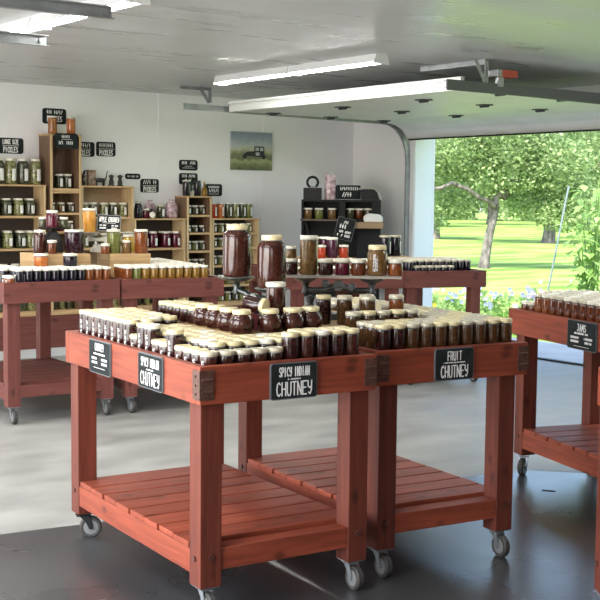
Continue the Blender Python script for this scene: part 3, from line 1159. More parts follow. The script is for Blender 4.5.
# ------------------------------------------------------------------ what stands on the left rear tables
crate('C1', 'pale wooden box riser under the dark scale on the far left table', 0.41, 0.80, 0.405, 0.80, zc, 0.182)
crate('C2', 'pale wooden crate with a hand hole under the tall relish jars', 0.041, 0.352, 0.430, 0.80, zc, 0.176, hole=True)
ZC1 = zc + 0.197
ZC2 = zc + 0.191
GC = 'single jars on the left rear risers'
tjar('C1', 0.47, 0.56, ZC1, 'preserve_jar', 'quart', C_SPICY, L_WHITE, 'tall reddish-brown jar standing left of the dark kitchen scale', GC, 18)
tjar('C1', 0.53, 0.47, ZC1, 'preserve_jar', 'med', C_JAM, L_WHITE, 'short red-brown jar in front of the dark kitchen scale', GC, 18)
tjar('C1', 0.3912, 0.330, zc + 0.1185, 'preserve_jar', 'wide', C_ORANGE, L_WHITE, 'wide orange jar with white lid standing on other jars before the far left riser', GC, 20)
tjar('C1', 0.5832, 0.266, zc + 0.1185, 'preserve_jar', 'wide', C_BLUE, L_WHITE, 'wide dark jar with white lid standing on other jars before the purple jar', GC, 20)
o = tjar('C1', 0.715, 0.505, ZC1, 'grape_jelly_jar', 'gallon', C_PLUM, L_WHITE, 'very wide dark purple jar right of the dark kitchen scale', GC, 22)
tjar('C1', 0.755, 0.635, ZC1, 'preserve_jar', 'med', C_RUST, L_WHITE, 'amber jar just right of the wide purple jar', GC, 18)
tjar('C2', 0.092, 0.52, ZC2, 'relish_jar', 'tallbig', C_OLIVE, L_WHITE, 'tall olive green relish jar below the apple chutney sign', GC, 20)
tjar('C2', 0.185, 0.50, ZC2, 'relish_jar', 'med', C_TAN, L_WHITE, 'short beige relish jar between the green and the amber jar', GC, 18)
tjar('C2', 0.240, 0.622, ZC2, 'relish_jar', 'mason', C_YELLOW, L_WHITE, 'bright yellow relish jar partly behind the amber jar', GC, 18)
tjar('C2', 0.300, 0.50, ZC2, 'relish_jar', 'tallbig', C_RUST, L_WHITE, 'tall amber jar at the right end of the holed crate', GC, 20)


def kitchen_scale(label, loc, yaw, h, m, pan_r, pan_m):
    o = thing('kitchen_scale', label, 'kitchen scale', loc, yaw, 'kitchen scales on the left rear tables')
    MB().prism([(-0.075, 0), (0.075, 0), (0.07, h * 0.55), (0.03, h * 0.86), (-0.03, h * 0.86), (-0.07, h * 0.55)], -0.05, 0.05).build('body', m, o, bevel=0.006)
    MB().cyl((0, -0.0505, h * 0.45), 0.048, 0.004, 24, (0, -1, 0)).build('dial', mat('dial face ' + m.name, (0.03, 0.03, 0.03), 0.25), o)
    MB().box(-0.002, 0.002, -0.057, -0.0545, h * 0.45, h * 0.45 + 0.04).build('needle', m_black, o)
    MB().cyl((0, 0, h * 0.86), 0.014, h * 0.14 - 0.016, 12).build('stem', m, o)
    MB().lathe([(0, h - 0.018), (pan_r * 0.75, h - 0.016), (pan_r, h), (pan_r * 0.97, h + 0.001), (pan_r * 0.7, h - 0.012), (0, h - 0.013)], 22).build('pan', pan_m, o, smooth=40)
    return o


p = tw('C1', 0.620, 0.685, ZC1 + 0.0006)
kitchen_scale('dark kitchen scale with a tray of jars on the far left riser', p, 0.25, 0.185, m_black, 0.115, m_diron)
jar('preserve_jar', 'mason', C_BEET, L_WHITE, p + Vector((0, -0.01, 0.1725)), 'wine-red jar standing on the tray of the dark kitchen scale', group=GC, seg=18)
jar('preserve_jar', 'small', C_DPICK, L_WHITE, p + Vector((-0.076, 0.03, 0.1755)), 'small jar left on the tray of the dark kitchen scale', group=GC, seg=14)
jar('preserve_jar', 'small', C_DPICK, L_WHITE, p + Vector((0.079, 0.02, 0.1755)), 'small jar right on the tray of the dark kitchen scale', group=GC, seg=14)

q1 = tw('C2', -0.035, 0.735)
q2 = tw('C2', 0.240, 0.735)
mq = (q1 + q2) / 2
yq = math.atan2((q2 - q1).y, (q2 - q1).x)
lq = (q2 - q1).length / 2
balance('cream balance scale carrying the bright orange jar and the apple chutney sign', (mq.x, mq.y, ZC2 - 0.0), yq, (0.12, 0.045, 0.06), ((0.0, 0.085),),
        ((-lq, 1.284 - ZC2, 0.085), (lq, 1.284 - ZC2, 0.100)), 0.098, m_cream)
jar('preserve_jar', 'tallbig', C_HONEY, L_WHITE, (q1.x, q1.y, 1.285), 'tall bright orange jar high on the left dish of the cream balance', group=GC, seg=20)
o = jar('preserve_jar', 'squat', C_RUST, L_WHITE, tw('C2', 0.012, 0.462, ZC2), 'small amber jar left of the olive green relish jar', group=GC, seg=16)

# jars on risers on the long rear table
crate('E1', 'low wooden riser under red and purple jelly jars behind the plank', 0.30, 0.75, 0.47, 0.80, 0.930, 0.105)
crate('E2', 'low wooden riser under two black jars beside the black corner shelf', 0.05, 0.36, 0.66, 0.90, 0.930, 0.105)
GE = 'jelly jars on the rear riser'
KIND['e_tall'] = (0.048, 0.175, 0.049, 0.018, 'straight')
KIND['e_small'] = (0.042, 0.110, 0.043, 0.016, 'straight')
for (u, v, kd, c, d) in ((0.360, 0.54, 'e_small', C_RED, 'orange-red jelly jar right beside the tall tan jar, on the rear riser'),
                         (0.450, 0.53, 'e_small', C_RED, 'second orange-red jelly jar from the tall tan jar, on the rear riser'),
                         (0.552, 0.535, 'e_tall', C_PURPLE, 'tall purple jelly jar in front on the rear riser'),
                         (0.440, 0.70, 'e_tall', C_RUST, 'tall amber jelly jar behind the orange-red ones'),
                         (0.545, 0.70, 'e_tall', C_PURPLE, 'tall jelly jar behind the purple one on the rear riser'),
                         (0.660, 0.54, 'e_small', C_RED, 'red jelly jar left of the shouldered tan jar, on the rear riser')):
    tjar('E1', u, v, 0.930 + 0.119, 'jelly_jar', kd, c, L_WHITE, d, GE, 16)
KIND['e_big'] = (0.050, 0.185, 0.051, 0.016, 'straight')
for (u, v, d) in ((0.135, 0.74, 'left of two tall black jars under the corner shelf'), (0.262, 0.80, 'right of two tall black jars under the corner shelf')):
    tjar('E2', u, v, 0.930 + 0.119, 'jelly_jar', 'e_big', C_BLUE, L_SILVER, d, GE, 16, -math.pi / 2 + 0.8, 0.25, m_paper)


# ------------------------------------------------------------------ back wall: shelves on a red counter
def wall_thing(name, label, cat, s0, y=0.0, z=0.0, group=None):
    """origin s0 along the back wall (negative is left of the far corner), y = 0 at the wall, -y towards the room"""
    p = COR + UW * s0 + VW * y
    return thing(name, label, cat, (p.x, p.y, z), PSI, group)


def wp(s, y, z):
    p = COR + UW * s + VW * y
    return Vector((p.x, p.y, z))


m_unit_in = mat('dark unit backing', (0.045, 0.032, 0.024), 0.7)
m_unit_pale = wood('pale backing', (0.30, 0.20, 0.11), (0.42, 0.30, 0.17), 0, knots=False)
DEP = 0.25


def unit(label, s0, s1, boards, top, has_top=True, front='pine', back=m_unit_in, z0=0.43, dep=DEP):
    o = wall_thing('shelf_unit', label, 'shelf unit', s0, 0, 0, 'shelf units along the back wall')
    w = s1 - s0
    t = 0.022
    ms, mh = (m_pine2, m_pine0) if front == 'pine' else (m_dwood, m_pine0)
    for x in (0, w - t):
        MB().box(x, x + t, -dep, -0.012, z0, top).build('side_panel', ms, o)
    MB().box(t, w - t, -0.012, -0.002, z0, top).build('back_panel', back, o)
    for zb in boards:
        MB().box(t, w - t, -dep, -0.012, zb - t, zb).build('shelf_board', mh, o)
    if front != 'pine':
        for x in (0, w - t):
            MB().box(x - 0.001, x + t + 0.001, -dep - 0.008, -dep - 0.0005, z0, top).build('front_edge', m_pine2, o)
    if has_top:
        MB().box(-0.004, w + 0.004, -dep - 0.004, -0.002, top, top + 0.016).build('top_board', mh, o)
    return o


cb = wall_thing('base_counter', 'red counter with a grey plinth under the pale shelves', 'counter', -5.1)
wc_ = 3.75
MB().box(0, wc_, -DEP, -0.002, 0.085, 0.405).build('front_panel', wd('far', 0), cb)
MB().box(-0.01, wc_ + 0.01, -DEP - 0.015, -0.002, 0.405, 0.428).build('counter_top', m_pine0, cb)
MB().box(0.0, wc_, -DEP + 0.004, -0.02, 0.0, 0.085).build('plinth', mat('grey plinth', (0.52, 0.52, 0.50), 0.6), cb)

unit('pale pine shelf unit at the far left holding pickle jars', -4.95, -3.985, (0.45, 0.74, 1.055, 1.365), 1.645)
unit('tall narrow dark wooden tower with peach jars on top', -3.945, -3.620, (0.45, 0.72, 0.92, 1.215, 1.395, 1.605, 1.63), 2.135, front='dark', has_top=True, back=m_dwood, dep=0.262)
unit('pine shelf unit with dark figurines on its top', -3.612, -3.035, (0.45, 0.75, 1.05, 1.355), 1.645, back=m_unit_pale)
unit('low pine shelf unit with beet jars and pink bags on top', -3.028, -2.425, (0.45, 0.72, 1.036), 1.322)
unit('narrow pine tower of small jars right of the beet jars', -2.415, -2.110, (0.45, 0.63, 0.81, 1.0, 1.19, 1.375), 1.555, front='dark')
unit('low pine shelf unit at the right end holding green jars', -2.098, -1.50, (0.45, 0.63, 0.84, 1.03, 1.185), 1.322)

GS = 'jars on the back wall shelves'


def sjars(name, ss, z, kind, cs, lid, desc, where, lab=None, y=-0.15, labm=None, seg=12):
    n = len(ss)
    for k, s in enumerate(ss):
        c = cs[k % len(cs)]
        jar(name, kind, c, lid, wp(s, y, z), '%s jar, %s, %s' % (desc, 'the only one' if n == 1 else nth(k, n), where), 'jar', GS, seg,
            None if lab is None else PSI - math.pi / 2 + lab, None, 0.4, labm or m_paper)


KIND['hgal'] = (0.056, 0.245, 0.045, 0.022, 'shoulder')
KIND['squart'] = (0.048, 0.165, 0.040, 0.018, 'shoulder')
KIND['ssmall'] = (0.034, 0.098, 0.035, 0.016, 'straight')
KIND['spint'] = (0.042, 0.140, 0.043, 0.018, 'straight')
sjars('pickle_jar', [-4.54, -4.42, -4.30, -4.175, -4.048], 1.661, 'hgal', [C_PICKLE, C_DPICK], L_WHITE, 'big pickle', 'on top of the far left shelf unit', 0.3)
for y_, nm in ((-0.17, 'front'), (-0.06, 'back')):
    off = 0.0 if y_ < -0.1 else 0.03
    sjars('pickle_jar', [s + off for s in (-4.62, -4.48, -4.35, -4.23, -4.115)], 1.365, 'squart', [C_DPICK, C_PICKLE], L_WHITE, 'pickle', '%s row on the upper board of the far left unit' % nm, 0.3 if y_ < -0.1 else None, y_)
    sjars('pickle_jar', [s + off for s in (-4.62, -4.47, -4.34, -4.21, -4.11)], 1.055, 'squart', [C_PICKLE, C_DPICK], L_WHITE, 'pickle', '%s row on the middle board of the far left unit' % nm, 0.3 if y_ < -0.1 else None, y_)
sjars('pickle_jar', [-4.62, -4.5, -4.38, -4.26, -4.14], 0.74, 'squart', [C_PICKLE, C_DPICK], L_WHITE, 'pickle', 'on the low board of the far left unit')
sjars('pickle_jar', [-4.5, -4.4, -4.3, -4.2, -4.1], 0.45, 'squart', [C_PICKLE, C_DPICK], L_WHITE, 'pickle', 'just above the red counter in the far left unit')
sjars('pickle_jar', [-3.80, -3.712], 1.63, 'spint', [C_DPICK], L_WHITE, 'pickle', 'in the top opening of the dark tower', 0.2)
sjars('pickle_jar', [-3.883, -3.781, -3.680], 1.395, 'ssmall', [C_DPICK, C_TAN], L_WHITE, 'small', 'second opening of the dark tower', 0.3)
sjars('pickle_jar', [-3.880, -3.795, -3.69], 1.215, 'ssmall', [C_DPICK, C_BEET], L_WHITE, 'small', 'third opening of the dark tower', 0.3)
KIND['peach'] = (0.044, 0.172, 0.045, 0.016, 'straight')
jar('peach_jar', 'peach', C_PEACH, L_WHITE, wp(-3.875, -0.17, 2.151), 'brownish jar of peaches in front of the wall sign on the tower', group='peach jars on the dark tower', seg=16)
jar('peach_jar', 'peach', C_ORANGE, L_SILVER, wp(-3.680, -0.17, 2.151), 'brighter orange jar of peaches on the right of the tower top', group='peach jars on the dark tower', seg=16)
sjars('pickle_jar', [-3.535, -3.437, -3.318, -3.217, -3.106], 1.355, 'spint', [C_PICKLE, C_DPICK], L_WHITE, 'green', 'behind the apple chutney sign on the pine unit with figurines', 0.3)
sjars('pickle_jar', [-3.535, -3.437, -3.318, -3.217, -3.106], 1.05, 'spint', [C_OLIVE, C_DPICK], L_WHITE, 'olive', 'lower board of the unit with figurines', 0.3)
sjars('beet_jar', [-2.874, -2.769, -2.618, -2.500], 1.036, 'squart', [C_BEET], L_WHITE, 'crimson beet', 'on the board under the pink bags', 0.4, -0.170)
sjars('beet_jar', [-2.93, -2.82, -2.71, -2.60, -2.50], 1.036, 'squart', [C_BEET], L_WHITE, 'crimson beet', 'rear row under the pink bags', None, -0.06)
for zz, nm, cs in ((1.375, 'top opening', [C_DPICK]), (1.19, 'second opening', [C_BLUE, C_DPICK]), (1.0, 'third opening', [C_DPICK, C_PICKLE]), (0.81, 'fourth opening', [C_DPICK]), (0.63, 'fifth opening', [C_DPICK])):
    kd = 'ssmall' if zz != 1.19 else 'c_squat'
    sjars('pickle_jar', [-2.340, -2.255, -2.172], zz, kd, cs, L_WHITE, 'small dark', '%s of the narrow pine tower' % nm, 0.3)
KIND['sauce'] = (0.040, 0.162, 0.040, 0.012, 'straight')
for k, (s, c, d) in enumerate(((-2.025, C_RED, 'tomato-red'), (-1.935, C_ORANGE, 'orange'), (-1.835, C_DPICK, 'olive-dark'), (-1.745, C_PICKLE, 'green'), (-1.655, C_DPICK, 'dark green'), (-1.572, C_OLIVE, 'yellowish green'))):
    jar('sauce_jar', 'sauce', c, L_WHITE, wp(s, -0.15, 1.338), '%s jar, %s of six on top of the rightmost pale unit' % (d, nth(k, 6)), 'jar', GS, 14, PSI - math.pi / 2 + 0.3, None, 0.3, m_paper)
for zz, nm in ((1.185, 'upper board'), (1.03, 'second board'), (0.84, 'third board'), (0.63, 'fourth board'), (0.45, 'lowest board')):
    kd = 'ssmall' if zz != 0.63 else 'ssmall'
    sjars('pickle_jar', [-2.02, -1.93, -1.84, -1.75, -1.66, -1.572], zz, kd, [C_DPICK, C_PICKLE, C_OLIVE], L_WHITE, 'small green', '%s of the rightmost pale unit' % nm, 0.3)
for ss_, wh in (([-3.86, -3.78, -3.70], 'dark tower'), ([-3.53, -3.42, -3.31, -3.20, -3.10], 'unit with figurines'), ([-2.94, -2.83, -2.72, -2.61, -2.50], 'unit with pink bags')):
    sjars('pickle_jar', ss_, 0.45, 'ssmall', [C_DPICK, C_PICKLE], L_WHITE, 'small', 'lowest board of the %s' % wh)

# things on top of the units
m_fig = mat('dark cast figure', (0.02, 0.017, 0.015), 0.5)
zt_ = 1.661


def figure(name, label, parts, s, y=-0.15, z=zt_, m=None):
    o = wall_thing(name, label, 'figurine', s, y, z, 'ornaments on the pine unit')
    parts(o, m or m_fig)
    return o


def spiky(o, m):
    MB().lathe([(0.03, 0), (0.035, 0.02), (0.022, 0.05), (0.026, 0.055), (0, 0.056)], 12).build('pot', m, o)
    for k in range(12):
        a = k * 2.4
        e = 0.25 + 0.12 * (k % 3)
        f = MB()
        f.tube([(0, 0, 0.05), (0.03 * math.cos(a), 0.03 * math.sin(a), 0.05 + 0.06 * e * 3), (0.065 * math.cos(a), 0.065 * math.sin(a), 0.04 + 0.24 * e)], [0.006, 0.005, 0.001], 5)
        f.build('leaf', m, o)


def framed(o, m):
    MB().box(-0.045, 0.045, -0.012, 0.012, 0, 0.155).build('frame', wood('frame wood', (0.12, 0.06, 0.03), (0.25, 0.14, 0.08), 2, knots=False), o)
    MB().box(-0.03, 0.03, -0.014, -0.012, 0.02, 0.13).build('print', noisy('faded print', (0.12, 0.10, 0.08), (0.45, 0.32, 0.27), (25, 25, 25)), o)


def cat_fig(o, m):
    b = MB()
    b.tube([(-0.05, 0, 0.055), (-0.01, 0, 0.058), (0.03, 0, 0.055), (0.05, 0, 0.062)], [0.018, 0.024, 0.022, 0.012], 10)
    b.lathe([(0, -0.02), (0.016, -0.012), (0.02, 0), (0.016, 0.012), (0, 0.02)], 10, (-0.068, 0, 0.070))
    b.tube([(0.05, 0, 0.06), (0.068, 0, 0.09), (0.072, 0, 0.125), (0.085, 0, 0.15)], [0.007, 0.006, 0.005, 0.004], 6)
    for x in (-0.045, 0.035):
        for y in (-0.012, 0.012):
            b.tube([(x, y, 0.05), (x, y, 0.0)], [0.008, 0.006], 6)
    for y in (-0.01, 0.01):
        b.tube([(-0.068, y, 0.085), (-0.068, y * 1.2, 0.102)], [0.006, 0.001], 5)
    b.build('body', m, o, smooth=60)


def pair_fig(o, m):
    b = MB()
    b.box(-0.03, 0.03, -0.02, 0.02, 0, 0.012)
    b.lathe([(0.022, 0.012), (0.026, 0.03), (0.02, 0.06), (0.014, 0.07), (0.02, 0.08), (0.024, 0.095), (0.016, 0.112), (0, 0.116)], 12)
    b.lathe([(0.034, 0.098), (0.036, 0.101), (0.034, 0.104)], 14)
    b.build('body', m, o, smooth=45)


figure('small_plant', 'small dark spiky plant right against the tower', spiky, -3.555)
figure('framed_print', 'small brown framed print on the pine unit', framed, -3.455)
figure('cat_figurine', 'dark cat figurine with its tail raised', cat_fig, -3.356)
figure('dark_figurine', 'left of two dark squat figurines beside the cat', pair_fig, -3.232)
figure('dark_figurine', 'right of two dark squat figurines beside the cat', pair_fig, -3.136)

# on the low unit: bottle, jars, pink bags
zl_ = 1.338
o = wall_thing('sauce_bottle', 'black bottle at the left on the low unit with pink bags', 'bottle', -2.93, -0.15, zl_)
MB().lathe([(0, 0), (0.036, 0), (0.038, 0.006), (0.038, 0.135), (0.03, 0.15), (0.026, 0.155)], 14).build('glass_body', C_BLUE, o, smooth=40)
MB().lathe([(0.028, 0.152), (0.030, 0.154), (0.030, 0.172), (0, 0.173)], 14).build('cap', L_SILVER, o, smooth=40)
jar('beet_jar', 'ssmall', C_BEET, L_WHITE, wp(-2.850, -0.17, zl_), 'left of two short crimson jars beside the black bottle', 'jar', GS, 12)
jar('beet_jar', 'ssmall', C_BEET, L_BLACKBAND, wp(-2.775, -0.10, zl_), 'right of two short crimson jars, behind the lying white-lidded jar', 'jar', GS, 12)
q = Vector((0, 0, 1)).rotation_difference((Vector((0.05, -1, 0.05))).normalized())
jar('beet_jar', 'c_squat', C_BEET, L_WHITE, wp(-2.775, -0.18, zl_ + 0.033), 'small jar lying with its round white lid facing us', 'jar', GS, 16, rot=q.to_euler())
jar('pickle_jar', 'spint', C_DPICK, L_SILVER, wp(-2.672, -0.16, zl_), 'dark jar with silver lid between the two pink bags', 'jar', GS, 14, PSI - math.pi / 2 + 0.3, None, 0.4, m_paper)
m_bag = noisy('pink mottled bag', (0.22, 0.09, 0.12), (0.72, 0.56, 0.60), (22, 22, 22), rough=0.35, coat=0.4)


def bag(label, s, w, h, y=-0.12, z=zl_):
    o = wall_thing('pink_bag', label, 'bag', s, y, z, 'pink bags on the low unit')
    b = MB()
    segs = 18
    prof = [(0.0, 0.0), (0.80, 0.0), (1.0, 0.10), (1.04, 0.35), (0.98, 0.62), (0.80, 0.80), (0.36, 0.885), (0.5, 1.0), (0.0, 0.99)]
    rings = []
    for (r, zz) in prof:
        n = len(b.v)
        for i in range(segs):
            a = 2 * math.pi * i / segs
            k = 1 + 0.06 * math.sin(5 * a + zz * 6) if r > 0 else 1
            b.v.append((r * w * k * math.cos(a), r * w * 0.6 * k * math.sin(a), zz * h))
        rings.append(n)
    for A, B in zip(rings, rings[1:]):
        for i in range(segs):
            j = (i + 1) % segs
            b.f.append((A + i, A + j, B + j, B + i))
    b.build('bag_body', m_bag, o, smooth=70)
    t = MB().lathe([(0.36 * w, -0.006), (0.42 * w, 0), (0.36 * w, 0.006)], 14, (0, 0, 0.885 * h))
    t.v = [(x, y_ * 0.62, z_) for x, y_, z_ in t.v]
    t.build('tie', m_paper, o)
    return o


bag('pink mottled bag behind the lying jar, left of two', -2.735, 0.060, 0.185, -0.05)
bag('darker pink bag at the right end of the low unit, right of two', -2.532, 0.070, 0.195, -0.14)

# on the narrow tower
zt5 = 1.571
jar('sauce_jar', 'sauce', C_BLUE, L_WHITE, wp(-2.372, -0.17, zt5), 'black jar with white lid at the left on the narrow pine tower', 'jar', GS, 14, PSI - math.pi / 2 + 0.8, None, 0.25, m_paper)
o = wall_thing('potted_plant', 'small green plant in a glass on the narrow pine tower', 'plant', -2.295, -0.14, zt5)
MB().lathe([(0, 0), (0.030, 0), (0.036, 0.05), (0.034, 0.05), (0.028, 0.004), (0, 0.004)], 14).build('pot', mat('pale pot', (0.5, 0.48, 0.38), 0.4), o)
lf = MB()
for k in range(40):
    a, r, z = random.random() * 6.28, 0.006 + 0.014 * random.random(), 0.05 + 0.09 * random.random()
    c = Vector((r * math.cos(a), r * math.sin(a), z))
    u_ = Vector((math.cos(a), math.sin(a), 0.6)).normalized() * 0.018
    v_ = u_.cross(Vector((0, 0, 1))).normalized() * 0.008
    lf.obox(c, u_, v_, u_.cross(v_).normalized() * 0.0006)
lf.build('foliage', mat('dark green leaf', (0.03, 0.09, 0.04), 0.5), o)
jar('sauce_jar', 'sauce', C_BLUE, L_BLACKBAND, wp(-2.215, -0.13, zt5), 'black jar with black lid behind the small plant on the tower', 'jar', GS, 14)
o = wall_thing('oil_bottle', 'small golden bottle with a thin neck at the tower edge', 'bottle', -2.150, -0.17, zt5)
MB().lathe([(0, 0), (0.026, 0), (0.033, 0.012), (0.034, 0.05), (0.024, 0.078), (0.010, 0.095), (0.009, 0.135)], 14).build('glass_body', C_GOLD, o, smooth=50)
MB().lathe([(0.011, 0.132), (0.011, 0.15), (0, 0.151)], 10).build('stopper', m_pine0, o)

# ------------------------------------------------------------------ hand lettering
GL = {
    'A': [[(0, 0), (.5, 1), (1, 0)], [(.2, .38), (.8, .38)]],
    'B': [[(0, 0), (0, 1), (.7, .95), (.8, .75), (.6, .55), (0, .52)], [(.6, .55), (1, .3), (.8, .05), (0, 0)]],
    'C': [[(.95, .85), (.6, 1), (.2, .88), (0, .5), (.2, .1), (.6, 0), (1, .15)]],
    'D': [[(0, 0), (0, 1), (.6, .92), (1, .5), (.6, .06), (0, 0)]],
    'E': [[(1, 1), (0, 1), (0, 0), (1, 0)], [(0, .52), (.8, .52)]],
    'F': [[(1, 1), (0, 1), (0, 0)], [(0, .52), (.8, .52)]],
    'G': [[(.95, .85), (.6, 1), (.2, .88), (0, .5), (.2, .1), (.6, 0), (1, .2), (1, .45), (.6, .45)]],
    'H': [[(0, 0), (0, 1)], [(1, 0), (1, 1)], [(0, .5), (1, .5)]],
    'I': [[(.5, 0), (.5, 1)]],
    'J': [[(.3, 1), (1, 1)], [(.7, 1), (.7, .15), (.4, 0), (0, .2)]],
    'K': [[(0, 0), (0, 1)], [(1, 1), (0, .48), (1, 0)]],
    'L': [[(0, 1), (0, 0), (1, 0)]],
    'M': [[(0, 0), (.1, 1), (.5, .35), (.9, 1), (1, 0)]],
    'N': [[(0, 0), (0, 1), (1, 0), (1, 1)]],
    'O': [[(.5, 1), (.1, .8), (0, .5), (.1, .2), (.5, 0), (.9, .2), (1, .5), (.9, .8), (.5, 1)]],
    'P': [[(0, 0), (0, 1), (.7, .98), (1, .75), (.7, .5), (0, .48)]],
    'R': [[(0, 0), (0, 1), (.7, .98), (1, .75), (.7, .5), (0, .48)], [(.5, .5), (1, 0)]],
    'S': [[(.95, .85), (.5, 1), (.08, .82), (.15, .6), (.85, .42), (.95, .18), (.5, 0), (0, .15)]],
    'T': [[(0, 1), (1, 1)], [(.5, 1), (.5, 0)]],
    'U': [[(0, 1), (0, .25), (.25, 0), (.75, 0), (1, .25), (1, 1)]],
    'V': [[(0, 1), (.5, 0), (1, 1)]],
    'X': [[(0, 0), (1, 1)], [(0, 1), (1, 0)]],
    'Y': [[(0, 1), (.05, .6), (.5, .45), (.95, .6)], [(1, 1), (.95, .3), (.6, 0), (.2, .12)]],
    'Z': [[(0, 1), (1, 1), (0, 0), (1, 0)]],
}


def strokes_text(mb, text, cx, z, h, w, sw, y):
    """letters drawn as flat strokes; text centred on cx, w = total width"""
    n = len(text)
    adv = w / n
    lw = adv * 0.70
    x = cx - w / 2 + adv * 0.15
    for ch in text:
        aw = lw * (0.35 if ch == 'I' else 1)
        for st in GL.get(ch, []):
            pts = [Vector((x + (px if ch != 'I' else px * 0.7) * lw, 0, z + pz * h)) for px, pz in st]
            for a, b in zip(pts, pts[1:]):
                d = (b - a)
                e = d.normalized() * sw * 0.35
                mb.bar(Vector((0, y, 0)) + a - e, Vector((0, y, 0)) + b + e, sw, 0.0006, up=(0, 1, 0))
        x += adv


def marks(mb, cx, z, h, w, sw, y, rnd):
    """a line of writing too small to read: only its texture"""
    n = max(3, int(w / (h * 0.52)))
    for k in range(n):
        if rnd.random() < 0.12:
            continue
        x = cx - w / 2 + w * (k + 0.5) / n
        k2 = rnd.randrange(3)
        if k2 == 0:
            mb.bar((x, y, z), (x, y, z + h), sw, 0.0006, up=(0, 1, 0))
        elif k2 == 1:
            mb.bar((x - h * 0.2, y, z), (x + h * 0.2, y, z + h), sw, 0.0006, up=(0, 1, 0))
        else:
            mb.bar((x - h * 0.22, y, z + h * 0.5), (x + h * 0.22, y, z + h * 0.5), sw, 0.0006, up=(0, 1, 0))
            mb.bar((x, y, z), (x, y, z + h), sw, 0.0006, up=(0, 1, 0))


m_board = noisy('chalkboard', (0.012, 0.015, 0.016), (0.022, 0.026, 0.027), (20, 20, 20), rough=0.75, spec=0.15)
m_chalk = mat('white chalk paint', (0.80, 0.80, 0.78), 0.8)
m_edge = mat('grey board edge', (0.10, 0.11, 0.12), 0.5)


def rrect(w, h, r, n=5):
    pts = []
    for cx, cz, a0 in ((w / 2 - r, -h / 2 + r, -90), (w / 2 - r, h / 2 - r, 0), (-w / 2 + r, h / 2 - r, 90), (-w / 2 + r, -h / 2 + r, 180)):
        for i in range(n + 1):
            a = math.radians(a0 + 90 * i / n)
            pts.append((cx + r * math.cos(a), cz + r * math.sin(a)))
    return pts


def sign(label, loc, yaw, w, h, lines, tilt=0.0, lean=0.0, r=0.012, group='chalkboard signs', edge=True):
    """board hangs in its own xz plane, front towards -y"""
    o = thing('chalkboard_sign', label, 'sign', loc, 0, group)
    o.rotation_euler = (Matrix.Rotation(yaw, 3, 'Z') @ Matrix.Rotation(lean, 3, 'X') @ Matrix.Rotation(tilt, 3, 'Y')).to_euler()
    th = 0.008
    if edge:
        MB().prism(rrect(w, h, r), -th, 0).build('edge', m_edge, o)
        e = 0.004 if w > 0.15 else 0.003
        MB().prism(rrect(w - 2 * e, h - 2 * e, max(0.003, r - e)), -th - 0.001, -0.001).build('board', m_board, o)
    else:
        MB().prism(rrect(w, h, r), -th, 0).build('board', m_board, o)
    rnd = random.Random(len(label) * 7 + int(w * 1000))
    y = -th - 0.0014
    for ln_ in lines:
        kind, z, lh, lw, sw = ln_[:5]
        mb = MB()
        cx = ln_[5] if len(ln_) > 5 else 0.0
        if kind == '~':
            marks(mb, cx, z, lh, lw, sw, y, rnd)
        elif kind == '_':
            mb.bar((cx - lw / 2, y, z), (cx + lw / 2, y, z), sw, 0.0006, up=(0, 1, 0))
        else:
            strokes_text(mb, kind, cx, z, lh, lw, sw, y)
        mb.build('lettering', m_chalk, o)
    return o


def chut(first, w1):
    return [(first, 0.018, 0.034, w1, 0.0042), ('~', 0.004, 0.006, 0.058, 0.0018), ('CHUTNEY', -0.054, 0.050, 0.160, 0.0050)]


def rows4():
    out = []
    for k, z in enumerate((-0.012, -0.030)):
        for x in (-0.052, 0.052):
            out.append(('~', z, 0.010, 0.060, 0.0040, x))
    return out


yA, yB, yD = TABLE['A'][1], TABLE['B'][1], TABLE['D'][1]
pA = tw('A', 0.391, -0.0002, 0.871)
sign('black sign lettered spicy Indian chutney on the front panel of the near table', pA, yA, 0.205, 0.138, chut('SPICY INDIAN', 0.135))
pA = tw('A', -0.0002, 0.408, 0.877)
sign('black sign lettered spicy Indian chutney on the left side panel, nearer the corner', pA, yA - math.pi / 2, 0.224, 0.136, [(a_, z_, h_, w_ * 1.1, t_ * 0.72) for a_, z_, h_, w_, t_ in chut('SPICY INDIAN', 0.150)])
pA = tw('A', -0.0002, 0.916, 0.873)
sign('black price sign lettered chutney on the left side panel, farther from the corner', pA, yA - math.pi / 2, 0.230, 0.142,
     [('CHUTNEY', 0.028, 0.030, 0.095, 0.0028), ('~', 0.010, 0.007, 0.12, 0.003)] + rows4() + [('_', -0.046, 0, 0.12, 0.002)])
pB = tw('B', 0.376, -0.0002, 0.876)
sign('black sign lettered fruit chutney on the second table', pB, yB, 0.198, 0.134,
     [('FRUIT', 0.016, 0.036, 0.074, 0.0042), ('~', 0.004, 0.005, 0.112, 0.0022), ('CHUTNEY', -0.054, 0.048, 0.142, 0.0050)])
pD = tw('D', -0.0002, 1.30 - 0.765, 0.873)
sign('black price sign lettered jams on the right-hand table', pD, yD - math.pi / 2, 0.266, 0.148,
     [('JAMS', 0.020, 0.036, 0.085, 0.0045), ('~', 0.004, 0.010, 0.13, 0.004)] + [('~', z - 0.008, 0.012, 0.075, 0.0048, x) for z in (-0.012, -0.032) for x in (-0.062, 0.062)] + [('_', -0.057, 0, 0.14, 0.002)])


def wsign(label, s, z, w, h, lines, **k):
    return sign(label, wp(s, -0.001, z), PSI, w, h, lines, r=0.025, edge=False, **k)


def wtwo(second='PICKLES', first=None):
    return [((first or '~'), 0.018, 0.040, 0.16, 0.0075), ('_', 0.002, 0, 0.17, 0.004), (second, -0.062, 0.050, 0.15, 0.0085)]


